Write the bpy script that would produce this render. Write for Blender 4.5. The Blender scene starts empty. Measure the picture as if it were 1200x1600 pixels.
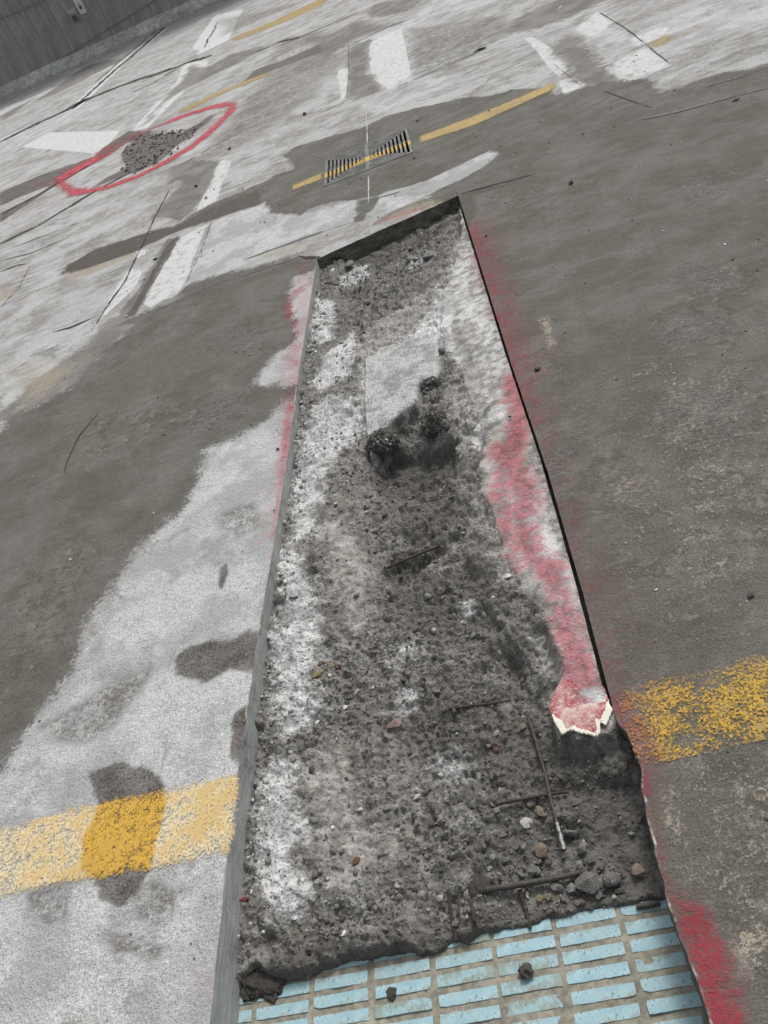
import bpy, bmesh, math, random
import numpy as np
from mathutils import Matrix, Vector

random.seed(7); RNG = np.random.default_rng(7)
S = bpy.context.scene
C = S.collection

# ------------------------------------------------------------------ camera, sky, sun, exposure
CAM_X = np.array([0.94197576, -0.28230781, -0.18161489])   # deck axes seen from the camera (right, down, forward)
CAM_Y = np.array([-0.0398343, -0.63121981, 0.77458039])
CAM_Z = np.array([-0.33330901, -0.72240145, -0.60583929])
CAM_H = 1.5
cam = bpy.data.cameras.new('camera'); cam_o = bpy.data.objects.new('camera', cam); C.objects.link(cam_o)
cam.sensor_fit = 'VERTICAL'; cam.sensor_height = 36; cam.sensor_width = 27; cam.lens = 27.0
cam.clip_start = 0.02; cam.clip_end = 500
rt = Vector((CAM_X[0], CAM_Y[0], CAM_Z[0])); dn = Vector((CAM_X[1], CAM_Y[1], CAM_Z[1])); fw = Vector((CAM_X[2], CAM_Y[2], CAM_Z[2]))
m3 = Matrix((rt, -dn, -fw)).transposed()
cam_o.matrix_world = Matrix.Translation((0, 0, CAM_H)) @ m3.to_4x4()
S.camera = cam_o

SUN_EL, SUN_AZ = math.radians(52), math.radians(28)        # azimuth from +Y towards +X
W = bpy.data.worlds.new('World'); S.world = W; W.use_nodes = True
wn = W.node_tree; bg = wn.nodes['Background']
sky = wn.nodes.new('ShaderNodeTexSky'); sky.sky_type = 'NISHITA'; sky.sun_disc = False
sky.sun_elevation = SUN_EL; sky.sun_rotation = SUN_AZ
sky.air_density = 1.0; sky.dust_density = 4.0; sky.ozone_density = 1.0
hs = wn.nodes.new('ShaderNodeHueSaturation'); hs.inputs['Saturation'].default_value = 0.22
wn.links.new(sky.outputs[0], hs.inputs['Color']); wn.links.new(hs.outputs[0], bg.inputs[0])
bg.inputs[1].default_value = 0.12
sun = bpy.data.lights.new('sun', 'SUN'); sun.energy = 1.45; sun.angle = math.radians(15); sun.color = (1, 0.975, 0.94)
so = bpy.data.objects.new('sun', sun); C.objects.link(so)
sd_ = Vector((math.sin(SUN_AZ) * math.cos(SUN_EL), math.cos(SUN_AZ) * math.cos(SUN_EL), math.sin(SUN_EL)))
so.rotation_euler = (-sd_).to_track_quat('-Z', 'Y').to_euler(); so.location = (2, 3, 8)
S.view_settings.view_transform = 'Standard'; S.view_settings.look = 'None'
S.view_settings.exposure = 0.35; S.view_settings.gamma = 1.0; S.view_settings.use_curve_mapping = False

# ------------------------------------------------------------------ helpers
def at(px, py, z=0.0):
    r = np.array([(px - 600) / 1200., (py - 800) / 1200., 1.0])
    d = np.array([r @ CAM_X, r @ CAM_Y, r @ CAM_Z]); t = (z - CAM_H) / d[2]
    return np.array([d[0] * t, d[1] * t, z])
def P2(l, z=0.0): return np.array([at(a, b, z)[:2] for a, b in l])

def _hash(ix, iy, seed):
    h = (ix * 374761393 + iy * 668265263 + seed * 974711) & 0xffffffff
    h = ((h ^ (h >> 13)) * 1274126177) & 0xffffffff
    return ((h ^ (h >> 16)) & 0xffff) / 65535.0
def vnoise(x, y, seed=0):
    ix = np.floor(x).astype(np.int64); iy = np.floor(y).astype(np.int64)
    fx = x - ix; fy = y - iy; fx = fx * fx * (3 - 2 * fx); fy = fy * fy * (3 - 2 * fy)
    a = _hash(ix, iy, seed); b = _hash(ix + 1, iy, seed); c = _hash(ix, iy + 1, seed); d = _hash(ix + 1, iy + 1, seed)
    return (a * (1 - fx) + b * fx) * (1 - fy) + (c * (1 - fx) + d * fx) * fy
def fbm(x, y, scale, octv=4, seed=0, gain=0.5):
    s = 0; a = 1; t = 0
    for k in range(octv):
        ca, sa = math.cos(k * 1.3), math.sin(k * 1.3)
        s = s + a * vnoise((x * ca - y * sa) * scale + 17.3 * k, (x * sa + y * ca) * scale - 9.1 * k, seed + k); t += a
        a *= gain; scale *= 2.03
    return s / t - 0.5

def cells(x, y, size, seed):
    """cellular lumps: (0 at a crevice .. 1 on top, random height of the lump)"""
    X = x / size; Y = y / size; ix = np.floor(X).astype(np.int64); iy = np.floor(Y).astype(np.int64)
    d1 = np.full(X.shape, 9.); d2 = np.full(X.shape, 9.); h = np.zeros(X.shape); tl = np.zeros(X.shape)
    for i in (-1, 0, 1):
        for j in (-1, 0, 1):
            cx = ix + i + _hash(ix + i, iy + j, seed); cy = iy + j + _hash(ix + i, iy + j, seed + 7)
            dx = X - cx; dy = Y - cy; d = np.sqrt(dx * dx + dy * dy); k = d < d1
            d2 = np.where(k, d1, np.minimum(d2, d)); h = np.where(k, _hash(ix + i, iy + j, seed + 13), h)
            tl = np.where(k, dx * (_hash(ix + i, iy + j, seed + 19) - .5) + dy * (_hash(ix + i, iy + j, seed + 23) - .5), tl); d1 = np.where(k, d, d1)
    return np.clip((d2 - d1) * 2.2, 0, 1), h, tl
def poly_sd(x, y, P):
    """signed distance to a closed polygon, positive inside"""
    d = np.full(x.shape, 1e9); ins = np.zeros(x.shape, bool); n = len(P)
    for i in range(n):
        ax, ay = P[i]; bx, by = P[(i + 1) % n]
        ex, ey = bx - ax, by - ay; L = ex * ex + ey * ey + 1e-12
        t = np.clip(((x - ax) * ex + (y - ay) * ey) / L, 0, 1)
        d = np.minimum(d, (x - ax - t * ex) ** 2 + (y - ay - t * ey) ** 2)
        if ay != by:
            c = ((ay > y) != (by > y)) & (x < (bx - ax) * (y - ay) / (by - ay) + ax); ins ^= c
    d = np.sqrt(d); return np.where(ins, d, -d)
def layer(x, y, polys, carve=(), z=0.0, warp=1.0):
    v = np.full(x.shape, -3.0)
    def one(x, y, P, soft, seed):
        a = warp * min(1.7 * soft + .014, .20); f = .16 / (soft + .012)
        wx = x + a * 2 * fbm(x, y, f, 5, seed, .62); wy = y + a * 2 * fbm(x, y, f, 5, seed + 50, .62)
        return np.clip(poly_sd(wx, wy, P) / soft, -3, 3)
    for n, (sgn, e) in enumerate([(1, e) for e in polys] + [(-1, e) for e in carve]):
        pl, soft = e[0], e[1]; off = e[2] if len(e) > 2 else 0
        P = P2(pl, z); cy_ = P[:, 1].mean(); soft = soft * (1 if cy_ < 3.6 else (.62 if cy_ < 9 else .5)); m = 3 * soft + .3
        k = (x > P[:, 0].min() - m) & (x < P[:, 0].max() + m) & (y > P[:, 1].min() - m) & (y < P[:, 1].max() + m)
        if not k.any(): continue
        q = one(x[k], y[k], P, soft, 11 + n)
        v[k] = np.maximum(v[k], np.where(q > -3, q + off, -3)) if sgn > 0 else np.minimum(v[k], -q)
    return v
def sm(a, b, x):
    t = np.clip((x - a) / (b - a), 0, 1); return t * t * (3 - 2 * t)

def mesh_obj(name, verts, faces, mat=None, parent=None, attrs=None, smooth=False):
    me = bpy.data.meshes.new(name)
    V = np.asarray(verts, np.float32); F = np.asarray(faces, np.int32)
    me.vertices.add(len(V)); me.vertices.foreach_set('co', V.ravel())
    k = F.shape[1]; me.loops.add(F.size); me.loops.foreach_set('vertex_index', F.ravel())
    me.polygons.add(len(F)); me.polygons.foreach_set('loop_start', np.arange(0, F.size, k, dtype=np.int32))
    me.polygons.foreach_set('loop_total', np.full(len(F), k, np.int32))
    if attrs:
        for a, vals in attrs.items():
            at_ = me.attributes.new(a, 'FLOAT', 'POINT'); at_.data.foreach_set('value', np.asarray(vals, np.float32))
    me.update(calc_edges=True); me.validate()
    if smooth: me.polygons.foreach_set('use_smooth', np.ones(len(me.polygons), bool))
    o = bpy.data.objects.new(name, me); C.objects.link(o)
    if mat: me.materials.append(mat)
    if parent: o.parent = parent
    return o
def grid_faces(nr, nc):
    i = np.arange(nr * nc).reshape(nr, nc)
    return np.stack([i[:-1, :-1], i[:-1, 1:], i[1:, 1:], i[1:, :-1]], -1).reshape(-1, 4)
def tag(o, label=None, cat=None, group=None, kind=None):
    if label: o['label'] = label
    if cat: o['category'] = cat
    if group: o['group'] = group
    if kind: o['kind'] = kind
    return o
def empty(name, loc=(0, 0, 0), rz=0):
    o = bpy.data.objects.new(name, None); C.objects.link(o); o.location = loc; o.rotation_euler = (0, 0, rz)
    o.empty_display_size = 0.05; return o
def box_data(cx, cy, cz, sx, sy, sz, bev=0.0):
    bm = bmesh.new(); bmesh.ops.create_cube(bm, size=1)
    for v in bm.verts: v.co = Vector((cx + v.co.x * sx, cy + v.co.y * sy, cz + v.co.z * sz))
    if bev: bmesh.ops.bevel(bm, geom=bm.edges[:], offset=bev, segments=1, affect='EDGES')
    return bm
def bm_obj(name, bm, mat, parent=None, smooth=False):
    me = bpy.data.meshes.new(name); bm.to_mesh(me); bm.free()
    if smooth: me.polygons.foreach_set('use_smooth', np.ones(len(me.polygons), bool))
    o = bpy.data.objects.new(name, me); C.objects.link(o); me.materials.append(mat)
    if parent: o.parent = parent
    return o

class NT:
    def __init__(s, name):
        s.m = bpy.data.materials.new(name); s.m.use_nodes = True; s.t = s.m.node_tree
        s.b = s.t.nodes['Principled BSDF']; s.b.inputs['Roughness'].default_value = 0.85
        s.b.inputs['Specular IOR Level'].default_value = 0.25
        s.tc = s.t.nodes.new('ShaderNodeTexCoord'); s.pos = s.tc.outputs['Object']
    def N(s, typ): return s.t.nodes.new('ShaderNode' + typ)
    def put(s, sock, v):
        if hasattr(v, 'is_output') or isinstance(v, bpy.types.NodeSocket): s.t.links.new(v, sock)
        elif isinstance(v, (tuple, list)) and len(v) == 3 and sock.type == 'RGBA': sock.default_value = (*v, 1)
        else: sock.default_value = v
    def noise(s, scale, det=4, rough=0.55, vec=None, dist=0.0):
        n = s.N('TexNoise'); n.inputs['Scale'].default_value = scale; n.inputs['Detail'].default_value = det
        n.inputs['Roughness'].default_value = rough; n.inputs['Distortion'].default_value = dist
        s.put(n.inputs['Vector'], vec or s.pos); return n.outputs['Fac']
    def vor(s, scale, feat='F1', vec=None, out='Distance', rnd=1.0):
        n = s.N('TexVoronoi'); n.feature = feat; n.inputs['Scale'].default_value = scale; n.inputs['Randomness'].default_value = rnd
        s.put(n.inputs['Vector'], vec or s.pos); return n.outputs[out]
    def scaled(s, k, rot=0):
        n = s.N('Mapping'); n.inputs['Scale'].default_value = k; n.inputs['Rotation'].default_value = (0, 0, rot); s.put(n.inputs['Vector'], s.pos); return n.outputs[0]
    def attr(s, name):
        n = s.N('Attribute'); n.attribute_name = name; return n.outputs['Fac']
    def math(s, op, a, b=0.0, c=None):
        n = s.N('Math'); n.operation = op; s.put(n.inputs[0], a); s.put(n.inputs[1], b)
        if c is not None: s.put(n.inputs[2], c)
        return n.outputs[0]
    def ss(s, v, lo, hi, a=0.0, b=1.0, lin=False):
        n = s.N('MapRange'); n.interpolation_type = 'LINEAR' if lin else 'SMOOTHSTEP'
        s.put(n.inputs['Value'], v); s.put(n.inputs['From Min'], lo); s.put(n.inputs['From Max'], hi)
        s.put(n.inputs['To Min'], a); s.put(n.inputs['To Max'], b); return n.outputs[0]
    def mix(s, f, a, b, mode='MIX'):
        n = s.N('Mix'); n.data_type = 'RGBA'; n.blend_type = mode; n.clamp_factor = True
        s.put(n.inputs[0], f); s.put(n.inputs[6], a); s.put(n.inputs[7], b); return n.outputs[2]
    def mul(s, col, v):
        """scale a colour by a value"""
        n = s.N('VectorMath'); n.operation = 'SCALE'; s.put(n.inputs[0], col); s.put(n.inputs['Scale'], v); return n.outputs[0]
    def mask(s, name, terms):
        v = s.attr(name)
        for n, k in terms: v = s.math('MULTIPLY_ADD', s.math('SUBTRACT', n, 0.5), k, v)
        return s.ss(v, -.65, .65)
    def bump(s, h, strength=0.5, dist=0.003, prev=None):
        n = s.N('Bump'); n.inputs['Strength'].default_value = strength; n.inputs['Distance'].default_value = dist
        s.put(n.inputs['Height'], h)
        if prev is not None: s.put(n.inputs['Normal'], prev)
        return n.outputs[0]
    def out(s, col, rough=None, normal=None, alpha=None):
        s.put(s.b.inputs['Base Color'], col)
        if rough is not None: s.put(s.b.inputs['Roughness'], rough)
        if normal is not None: s.put(s.b.inputs['Normal'], normal)
        if alpha is not None: s.put(s.b.inputs['Alpha'], alpha)
        return s.m
def simple(name, col, rough=0.8, var=0.25, scale=40, bump=0.3, bd=0.002, metal=0.0, col2=None):
    t = NT(name); n = t.noise(scale, 5, 0.6); n2 = t.noise(scale * 5, 3, 0.6)
    v = t.math('MULTIPLY_ADD', t.math('SUBTRACT', n, 0.5), var * 3, 1.0)
    c = t.mul(t.mix(t.ss(n2, 0.4, 0.62), col, col2) if col2 else col, v)
    t.b.inputs['Metallic'].default_value = metal
    return t.out(c, rough, t.bump(t.math('ADD', n, n2), bump, bd))

# ------------------------------------------------------------------ stains and worn zones, traced on the photograph and laid on the deck
SLURRY = [
 ([(520,400),(470,401),(430,411),(390,420),(333,432),(290,447),(275,475),(235,486),(205,500),(175,512),(210,507),(165,550),(120,597),(65,630),(25,645),(0,672),(-250,800),(-400,1300),(-60,1330),(0,1212),(30,1165),(75,1100),(115,1040),(135,980),(170,935),(195,890),(215,855),(262,812),(285,790),(310,738),(325,705),(350,694),(415,655),(440,622),(480,615),(480,600),(440,606),(398,606),(405,580),(425,550),(466,530),(463,505),(445,485),(450,455),(465,430),(510,415)], 0.038),
 ([(700,300),(780,238),(777,160),(880,146),(917,134),(960,130),(1007,125),(1030,143),(1050,139),(1090,126),(1133,112),(1200,99),(1500,0),(1900,300),(2600,2500),(1240,2500),(1110,1900),(1060,1640),(1040,1540),(1000,1400),(950,1190),(915,1115),(810,735),(690,318)], 0.03),
 ([(400,291),(430,275),(463,263),(450,250),(445,243),(460,230),(527,210),(567,200),(607,180),(653,169),(693,160),(733,152),(763,152),(800,140),(860,138),(860,230),(740,290),(640,300),(600,304),(557,313),(533,313),(483,327),(467,337),(427,333),(415,315),(333,343),(300,353),(320,330)], 0.03),
 ([(557,313),(600,304),(590,318),(565,345),(545,352),(560,330)], 0.03),
 ([(300,353),(333,343),(410,318),(400,289),(330,318),(277,352),(217,366),(143,392),(103,416),(100,428),(133,421),(207,395),(240,378)], 0.06),
 ([(655,330),(715,306),(716,260),(690,290)], 0.05),
]
SLURRY_CARVE = [([(578,352),(583,330),(600,300),(633,293),(667,283),(717,257),(763,236),(778,239),(754,262),(700,290),(640,318),(600,340)], 0.022)]
MUD = [   # thinner grey-brown film
 ([(290,262),(345,250),(335,278),(303,330),(280,345),(235,340),(262,312),(282,285)], 0.05),
 ([(262,372),(283,370),(255,408),(225,467),(205,505),(170,515),(207,463),(240,410)], 0.035),
 ([(880,55),(905,60),(950,110),(1005,135),(960,150),(900,130),(885,105),(862,75)], 0.10),
 ([(790,52),(800,40),(812,25),(870,0),(910,-20),(990,-20),(950,0),(900,24),(835,45)], 0.12),
 ([(545,75),(580,60),(573,105),(585,125),(600,140),(560,155),(545,140)], 0.10),
 ([(575,15),(590,5),(640,-5),(665,-2),(640,15),(600,27),(580,25)], 0.12),
 ([(165,500),(205,495),(250,485),(210,507),(165,550),(125,597),(60,632),(20,650),(0,655),(0,640),(60,590),(130,545)], 0.09),
 ([(260,262),(300,253),(345,250),(335,262),(300,275),(262,290)], 0.08),
 ([(230,485),(290,448),(335,432),(300,470),(260,490)], 0.05),
 ([(480,60),(520,50),(560,30),(620,35),(560,60),(500,95)], 0.25),
 ([(650,330),(716,306),(712,296),(660,312),(600,335),(580,352)], 0.03),
 ([(300,100),(325,106),(360,85),(420,70),(380,95),(330,118),(285,140),(250,165),(230,190),(215,200),(240,172),(270,140)], 0.22),
 ([(130,105),(175,92),(190,95),(130,125),(80,150),(40,165),(90,135)], 0.4),
 ([(0,180),(30,165),(60,150),(20,178),(0,190)], 0.4),
 ([(160,520),(200,505),(130,600),(60,640)], 0.08),
]
DAMP = [
 ([(272,1025),(280,1014),(325,1000),(370,995),(395,980),(413,988),(410,1020),(395,1052),(360,1046),(325,1070),(300,1060),(280,1055)], 0.012),
 ([(370,1105),(396,1098),(390,1140),(375,1197),(360,1170),(364,1130)], 0.010),
 ([(140,1207),(187,1199),(230,1204),(256,1230),(264,1250),(254,1300),(237,1350),(230,1367),(187,1413),(163,1407),(147,1377),(130,1363),(137,1310),(147,1263),(138,1223)], 0.010),
 ([(197,230),(213,213),(247,208),(290,205),(330,180),(340,177),(313,200),(277,227),(253,250),(213,270),(175,283),(140,297),(157,283),(198,262),(192,243)], 0.10),
 ([(0,333),(60,303),(143,250),(160,232),(200,205),(245,205),(200,222),(155,252),(95,285),(0,348)], 0.05),
 ([(300,353),(410,318),(400,298),(330,324),(277,354),(215,368),(143,393),(104,417),(104,429),(133,421),(207,394),(240,378)], 0.022), ([(258,385),(280,365),(268,395),(240,440),(212,492),(196,496),(225,450)], .014), ([(0,300),(60,275),(100,262),(150,243),(150,254),(95,284),(50,300),(0,322)], .05), ([(395,110),(440,95),(500,70),(505,80),(440,105),(380,128)], .06),
 ([(343,892),(352,886),(357,896),(350,920),(342,916)], 0.008),
 ([(730,368),(716,318),(716,304),(770,290),(840,272),(800,285),(745,305)], 0.03),
]
DAMP2 = [   # drying footprints, weaker
 ([(65,1145),(125,1110),(165,1080),(215,1062),(243,1052),(222,1090),(200,1112),(170,1135),(115,1155)], 0.026, .5),
 ([(50,1396),(100,1393),(105,1440),(72,1445),(50,1430)], 0.014, .7),
 ([(203,1403),(230,1383),(258,1397),(257,1433),(233,1447),(207,1433)], 0.016, .7),
 ([(172,1458),(203,1462),(243,1488),(236,1502),(187,1482)], 0.014, .6),
 ([(330,800),(390,790),(400,830),(360,850),(330,830)], 0.03),
 ([(225,540),(310,520),(410,520),(380,560),(280,590),(160,660),(60,690),(100,640)], 0.07),
 ([(100,720),(130,640),(150,650),(130,720),(100,800)], 0.04),
 ([(1000,720),(1060,740),(1010,800),(930,800),(900,760)], 0.05),
 ([(890,580),(960,620),(1000,650),(960,650),(900,620)], 0.04),
 ([(950,900),(1040,900),(1000,960),(930,950)], 0.05),
 ([(1000,1200),(1100,1190),(1180,1260),(1120,1420),(1060,1400)], 0.05),
 ([(340,30),(420,15),(480,0),(420,25),(350,55)], 0.5),
 ([(440,60),(500,50),(540,90),(480,160),(380,230),(300,260),(330,215),(400,140)], 0.35),
 ([(640,45),(800,20),(790,55),(700,110),(650,117)], 0.12),
]
WHITE = [
 ([(905,45),(935,15),(965,35),(995,57),(1005,68),(933,90),(935,70)], 0.12),
 ([(985,55),(1060,20),(1130,-15),(1220,-40),(1200,0),(1100,35),(1050,52),(1010,62)], 0.12),
 ([(1040,78),(1100,55),(1200,30),(1220,0),(1160,22),(1090,48),(1050,60)], 0.10),
 ([(0,215),(70,185),(140,160),(160,165),(90,200),(40,222),(0,250)], 0.35),
 ([(540,70),(600,48),(660,20),(665,30),(600,62),(550,82)], 0.12),
 ([(600,128),(720,75),(790,50),(795,58),(700,100),(610,145)], 0.06),
 ([(570,160),(620,143),(700,118),(740,112),(700,135),(590,180)], 0.10),
 ([(0,600),(90,560),(170,545),(150,562),(120,596),(60,632),(25,645),(0,660)], 0.05),
 ([(262,812),(330,703),(415,655),(440,640),(450,700),(430,850),(412,1000),(380,1205),(330,1620),(-150,1620),(-150,1450),(0,1215),(75,1100),(115,1040),(170,935)], 0.05),
 ([(400,607),(410,585),(440,560),(467,532),(470,600),(440,604)], 0.02),
 ([(578,352),(583,330),(600,300),(633,293),(667,283),(717,257),(763,236),(778,239),(754,262),(700,290),(640,318),(600,340)], 0.03),
 ([(0,852),(8,848),(8,862),(0,868)], 0.008),
 ([(290,440),(330,345),(420,315),(470,337),(560,313),(560,340),(490,370),(400,405),(300,445)], 0.10),
 ([(140,240),(165,235),(150,262),(120,285),(120,270)], 0.08),
 ([(250,235),(330,215),(345,230),(300,250)], 0.10),
 ([(700,-10),(800,-10),(760,10),(700,20),(640,30)], 0.25),
 ([(452,480),(480,447),(493,445),(485,500),(470,560),(455,555),(463,520),(447,490)], 0.02),
]
STRIP = [
 ([(577,67),(600,55),(627,43),(634,75),(643,117),(607,140),(583,123),(577,100)], 0.024),
 ([(820,60),(833,57),(863,77),(888,108),(872,120),(850,95)], 0.020),
 ([(873,127),(900,120),(917,133),(880,147)], 0.020),
 ([(963,97),(1007,73),(1050,102),(973,132),(943,107)], 0.024),
 ([(343,250),(362,250),(330,333),(303,339),(320,300)], 0.028),
 ([(323,350),(287,443),(273,470),(240,482),(220,472),(253,410),(283,370)], 0.014),
 ([(203,420),(222,423),(213,447),(167,490),(150,503),(173,463)], 0.020),
 ([(213,393),(233,388),(225,398),(210,405)], 0.020),
 ([(33,230),(77,207),(187,204),(167,230),(147,240),(110,236)], 0.064),
 ([(380,13),(343,23),(307,87),(357,63)], 0.120),
 ([(290,100),(323,93),(325,107),(290,140),(230,200),(205,205),(240,165),(275,130),(285,105)], 0.120),
 ([(257,43),(262,45),(205,90),(120,172),(105,172),(190,95)], 0.096),
 ([(0,172),(175,100),(180,104),(0,182)], 0.120),
 ([(527,110),(545,105),(543,145),(533,158)], 0.048),
 ([(228,470),(245,476),(262,448),(258,440)], .02),
 ([(900,45),(935,16),(960,35),(920,60)], .06), ([(985,60),(1040,40),(1050,52),(1000,72)], .05), ([(430,90),(545,40),(548,46),(435,98)], .05), ([(300,75),(335,25),(345,20),(315,80)], .08)]
TAN = [
 ([(835,495),(850,490),(868,525),(870,545),(850,555),(855,535),(838,515)], 0.02, -.75),
 ([(970,760),(1010,735),(1030,750),(1010,790),(960,795)], 0.05, -.9),
 ([(1130,1450),(1165,1455),(1175,1500),(1150,1520)], 0.02),
 ([(1040,1240),(1060,1250),(1050,1290)], 0.02),
 ([(103,425),(140,418),(205,396),(210,400),(140,428),(105,438)], 0.02),
 ([(1000,75),(1080,50),(1110,40),(1040,70)], 0.08),
 ([(970,120),(990,115),(985,125)], 0.03),
 ([(0,455),(25,448),(20,462),(0,470)], 0.03),
]
TAN += [([(1010,1200),(1100,1180),(1200,1220),(1200,1600),(1150,1600),(1080,1440)], 0.3, -.95), ([(930,560),(1200,560),(1200,1000),(980,960),(920,800)], 0.3, -1.35), ([(0,560),(170,540),(60,640),(0,660)], .2, -1.3),
 ([(640,340),(712,310),(700,296),(590,338)], .1, -.6), ([(400,400),(480,376),(600,340),(560,352),(440,400)], .05, -.4)]
SCUFF = [([(1010,640),(1090,600),(1300,560),(1300,900),(1050,880),(1000,760)], .10), ([(900,680),(1040,720),(1030,820),(920,800),(870,720)], .06), ([(1000,1190),(1120,1170),(1300,1180),(1300,1700),(1120,1620),(1040,1400)], .06), ([(940,880),(1100,860),(1120,1000),(980,1000)], .06),
 ([(1020,490),(1110,410),(1170,420),(1150,520),(1050,550)], .06), ([(310,530),(400,500),(430,540),(330,560)], .05), ([(150,650),(300,620),(420,600),(380,650),(200,690),(110,740),(100,700)], .05), ([(840,500),(880,560),(860,640),(820,600)], .05), ([(20,900),(160,850),(120,980),(20,1120)], .08), ([(1080,270),(1150,265),(1150,310),(1080,320)], .08)]
TREAD = [([(1075,415),(1110,410),(1155,425),(1150,450),(1100,460),(1070,440)], 0.03), ([(1025,520),(1060,495),(1110,490),(1140,510),(1080,540),(1030,545)], 0.03),
 ([(1080,280),(1130,270),(1140,300),(1090,310)], 0.05), ([(850,700),(900,690),(890,740),(855,745)], 0.02),
 ([(320,520),(370,505),(410,520),(405,540),(350,550)], 0.03), ([(1010,650),(1090,610),(1180,600),(1180,700),(1080,720)], 0.06), ([(340,610),(420,630),(330,680),(280,680)],0.04)]

# ------------------------------------------------------------------ trench outline on the deck plane
L_pts = P2([(495,405),(483,480),(470,560),(451,700),(430,835),(400,1010),(380,1160),(365,1240),(350,1383),(330,1590)])
R_pts = P2([(716,305),(800,572),(855,735),(910,925),(960,1115),(990,1190),(1040,1400),(1110,1600)])
def Ledge(y):
    p = L_pts[::-1]; return np.interp(y, p[:, 1], p[:, 0])
def Redge(y):
    p = R_pts[::-1]; return np.interp(y, p[:, 1], p[:, 0])
TL, TR = L_pts[0], R_pts[0]; SL = (TR[1] - TL[1]) / (TR[0] - TL[0])
def Efar(x): return TL[1] + SL * (np.clip(x, -5, 3) - TL[0])
JOINT_END = at(962, 1128)[1]

def deck_attrs(x, y):
    return dict(slurry=layer(x, y, SLURRY, SLURRY_CARVE), mud=layer(x, y, MUD), damp=layer(x, y, DAMP), damp2=layer(x, y, DAMP2),
                white=layer(x, y, WHITE), strip=layer(x, y, STRIP, warp=.30), tan=layer(x, y, TAN), tread=layer(x, y, TREAD), scuff=layer(x, y, SCUFF))

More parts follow.
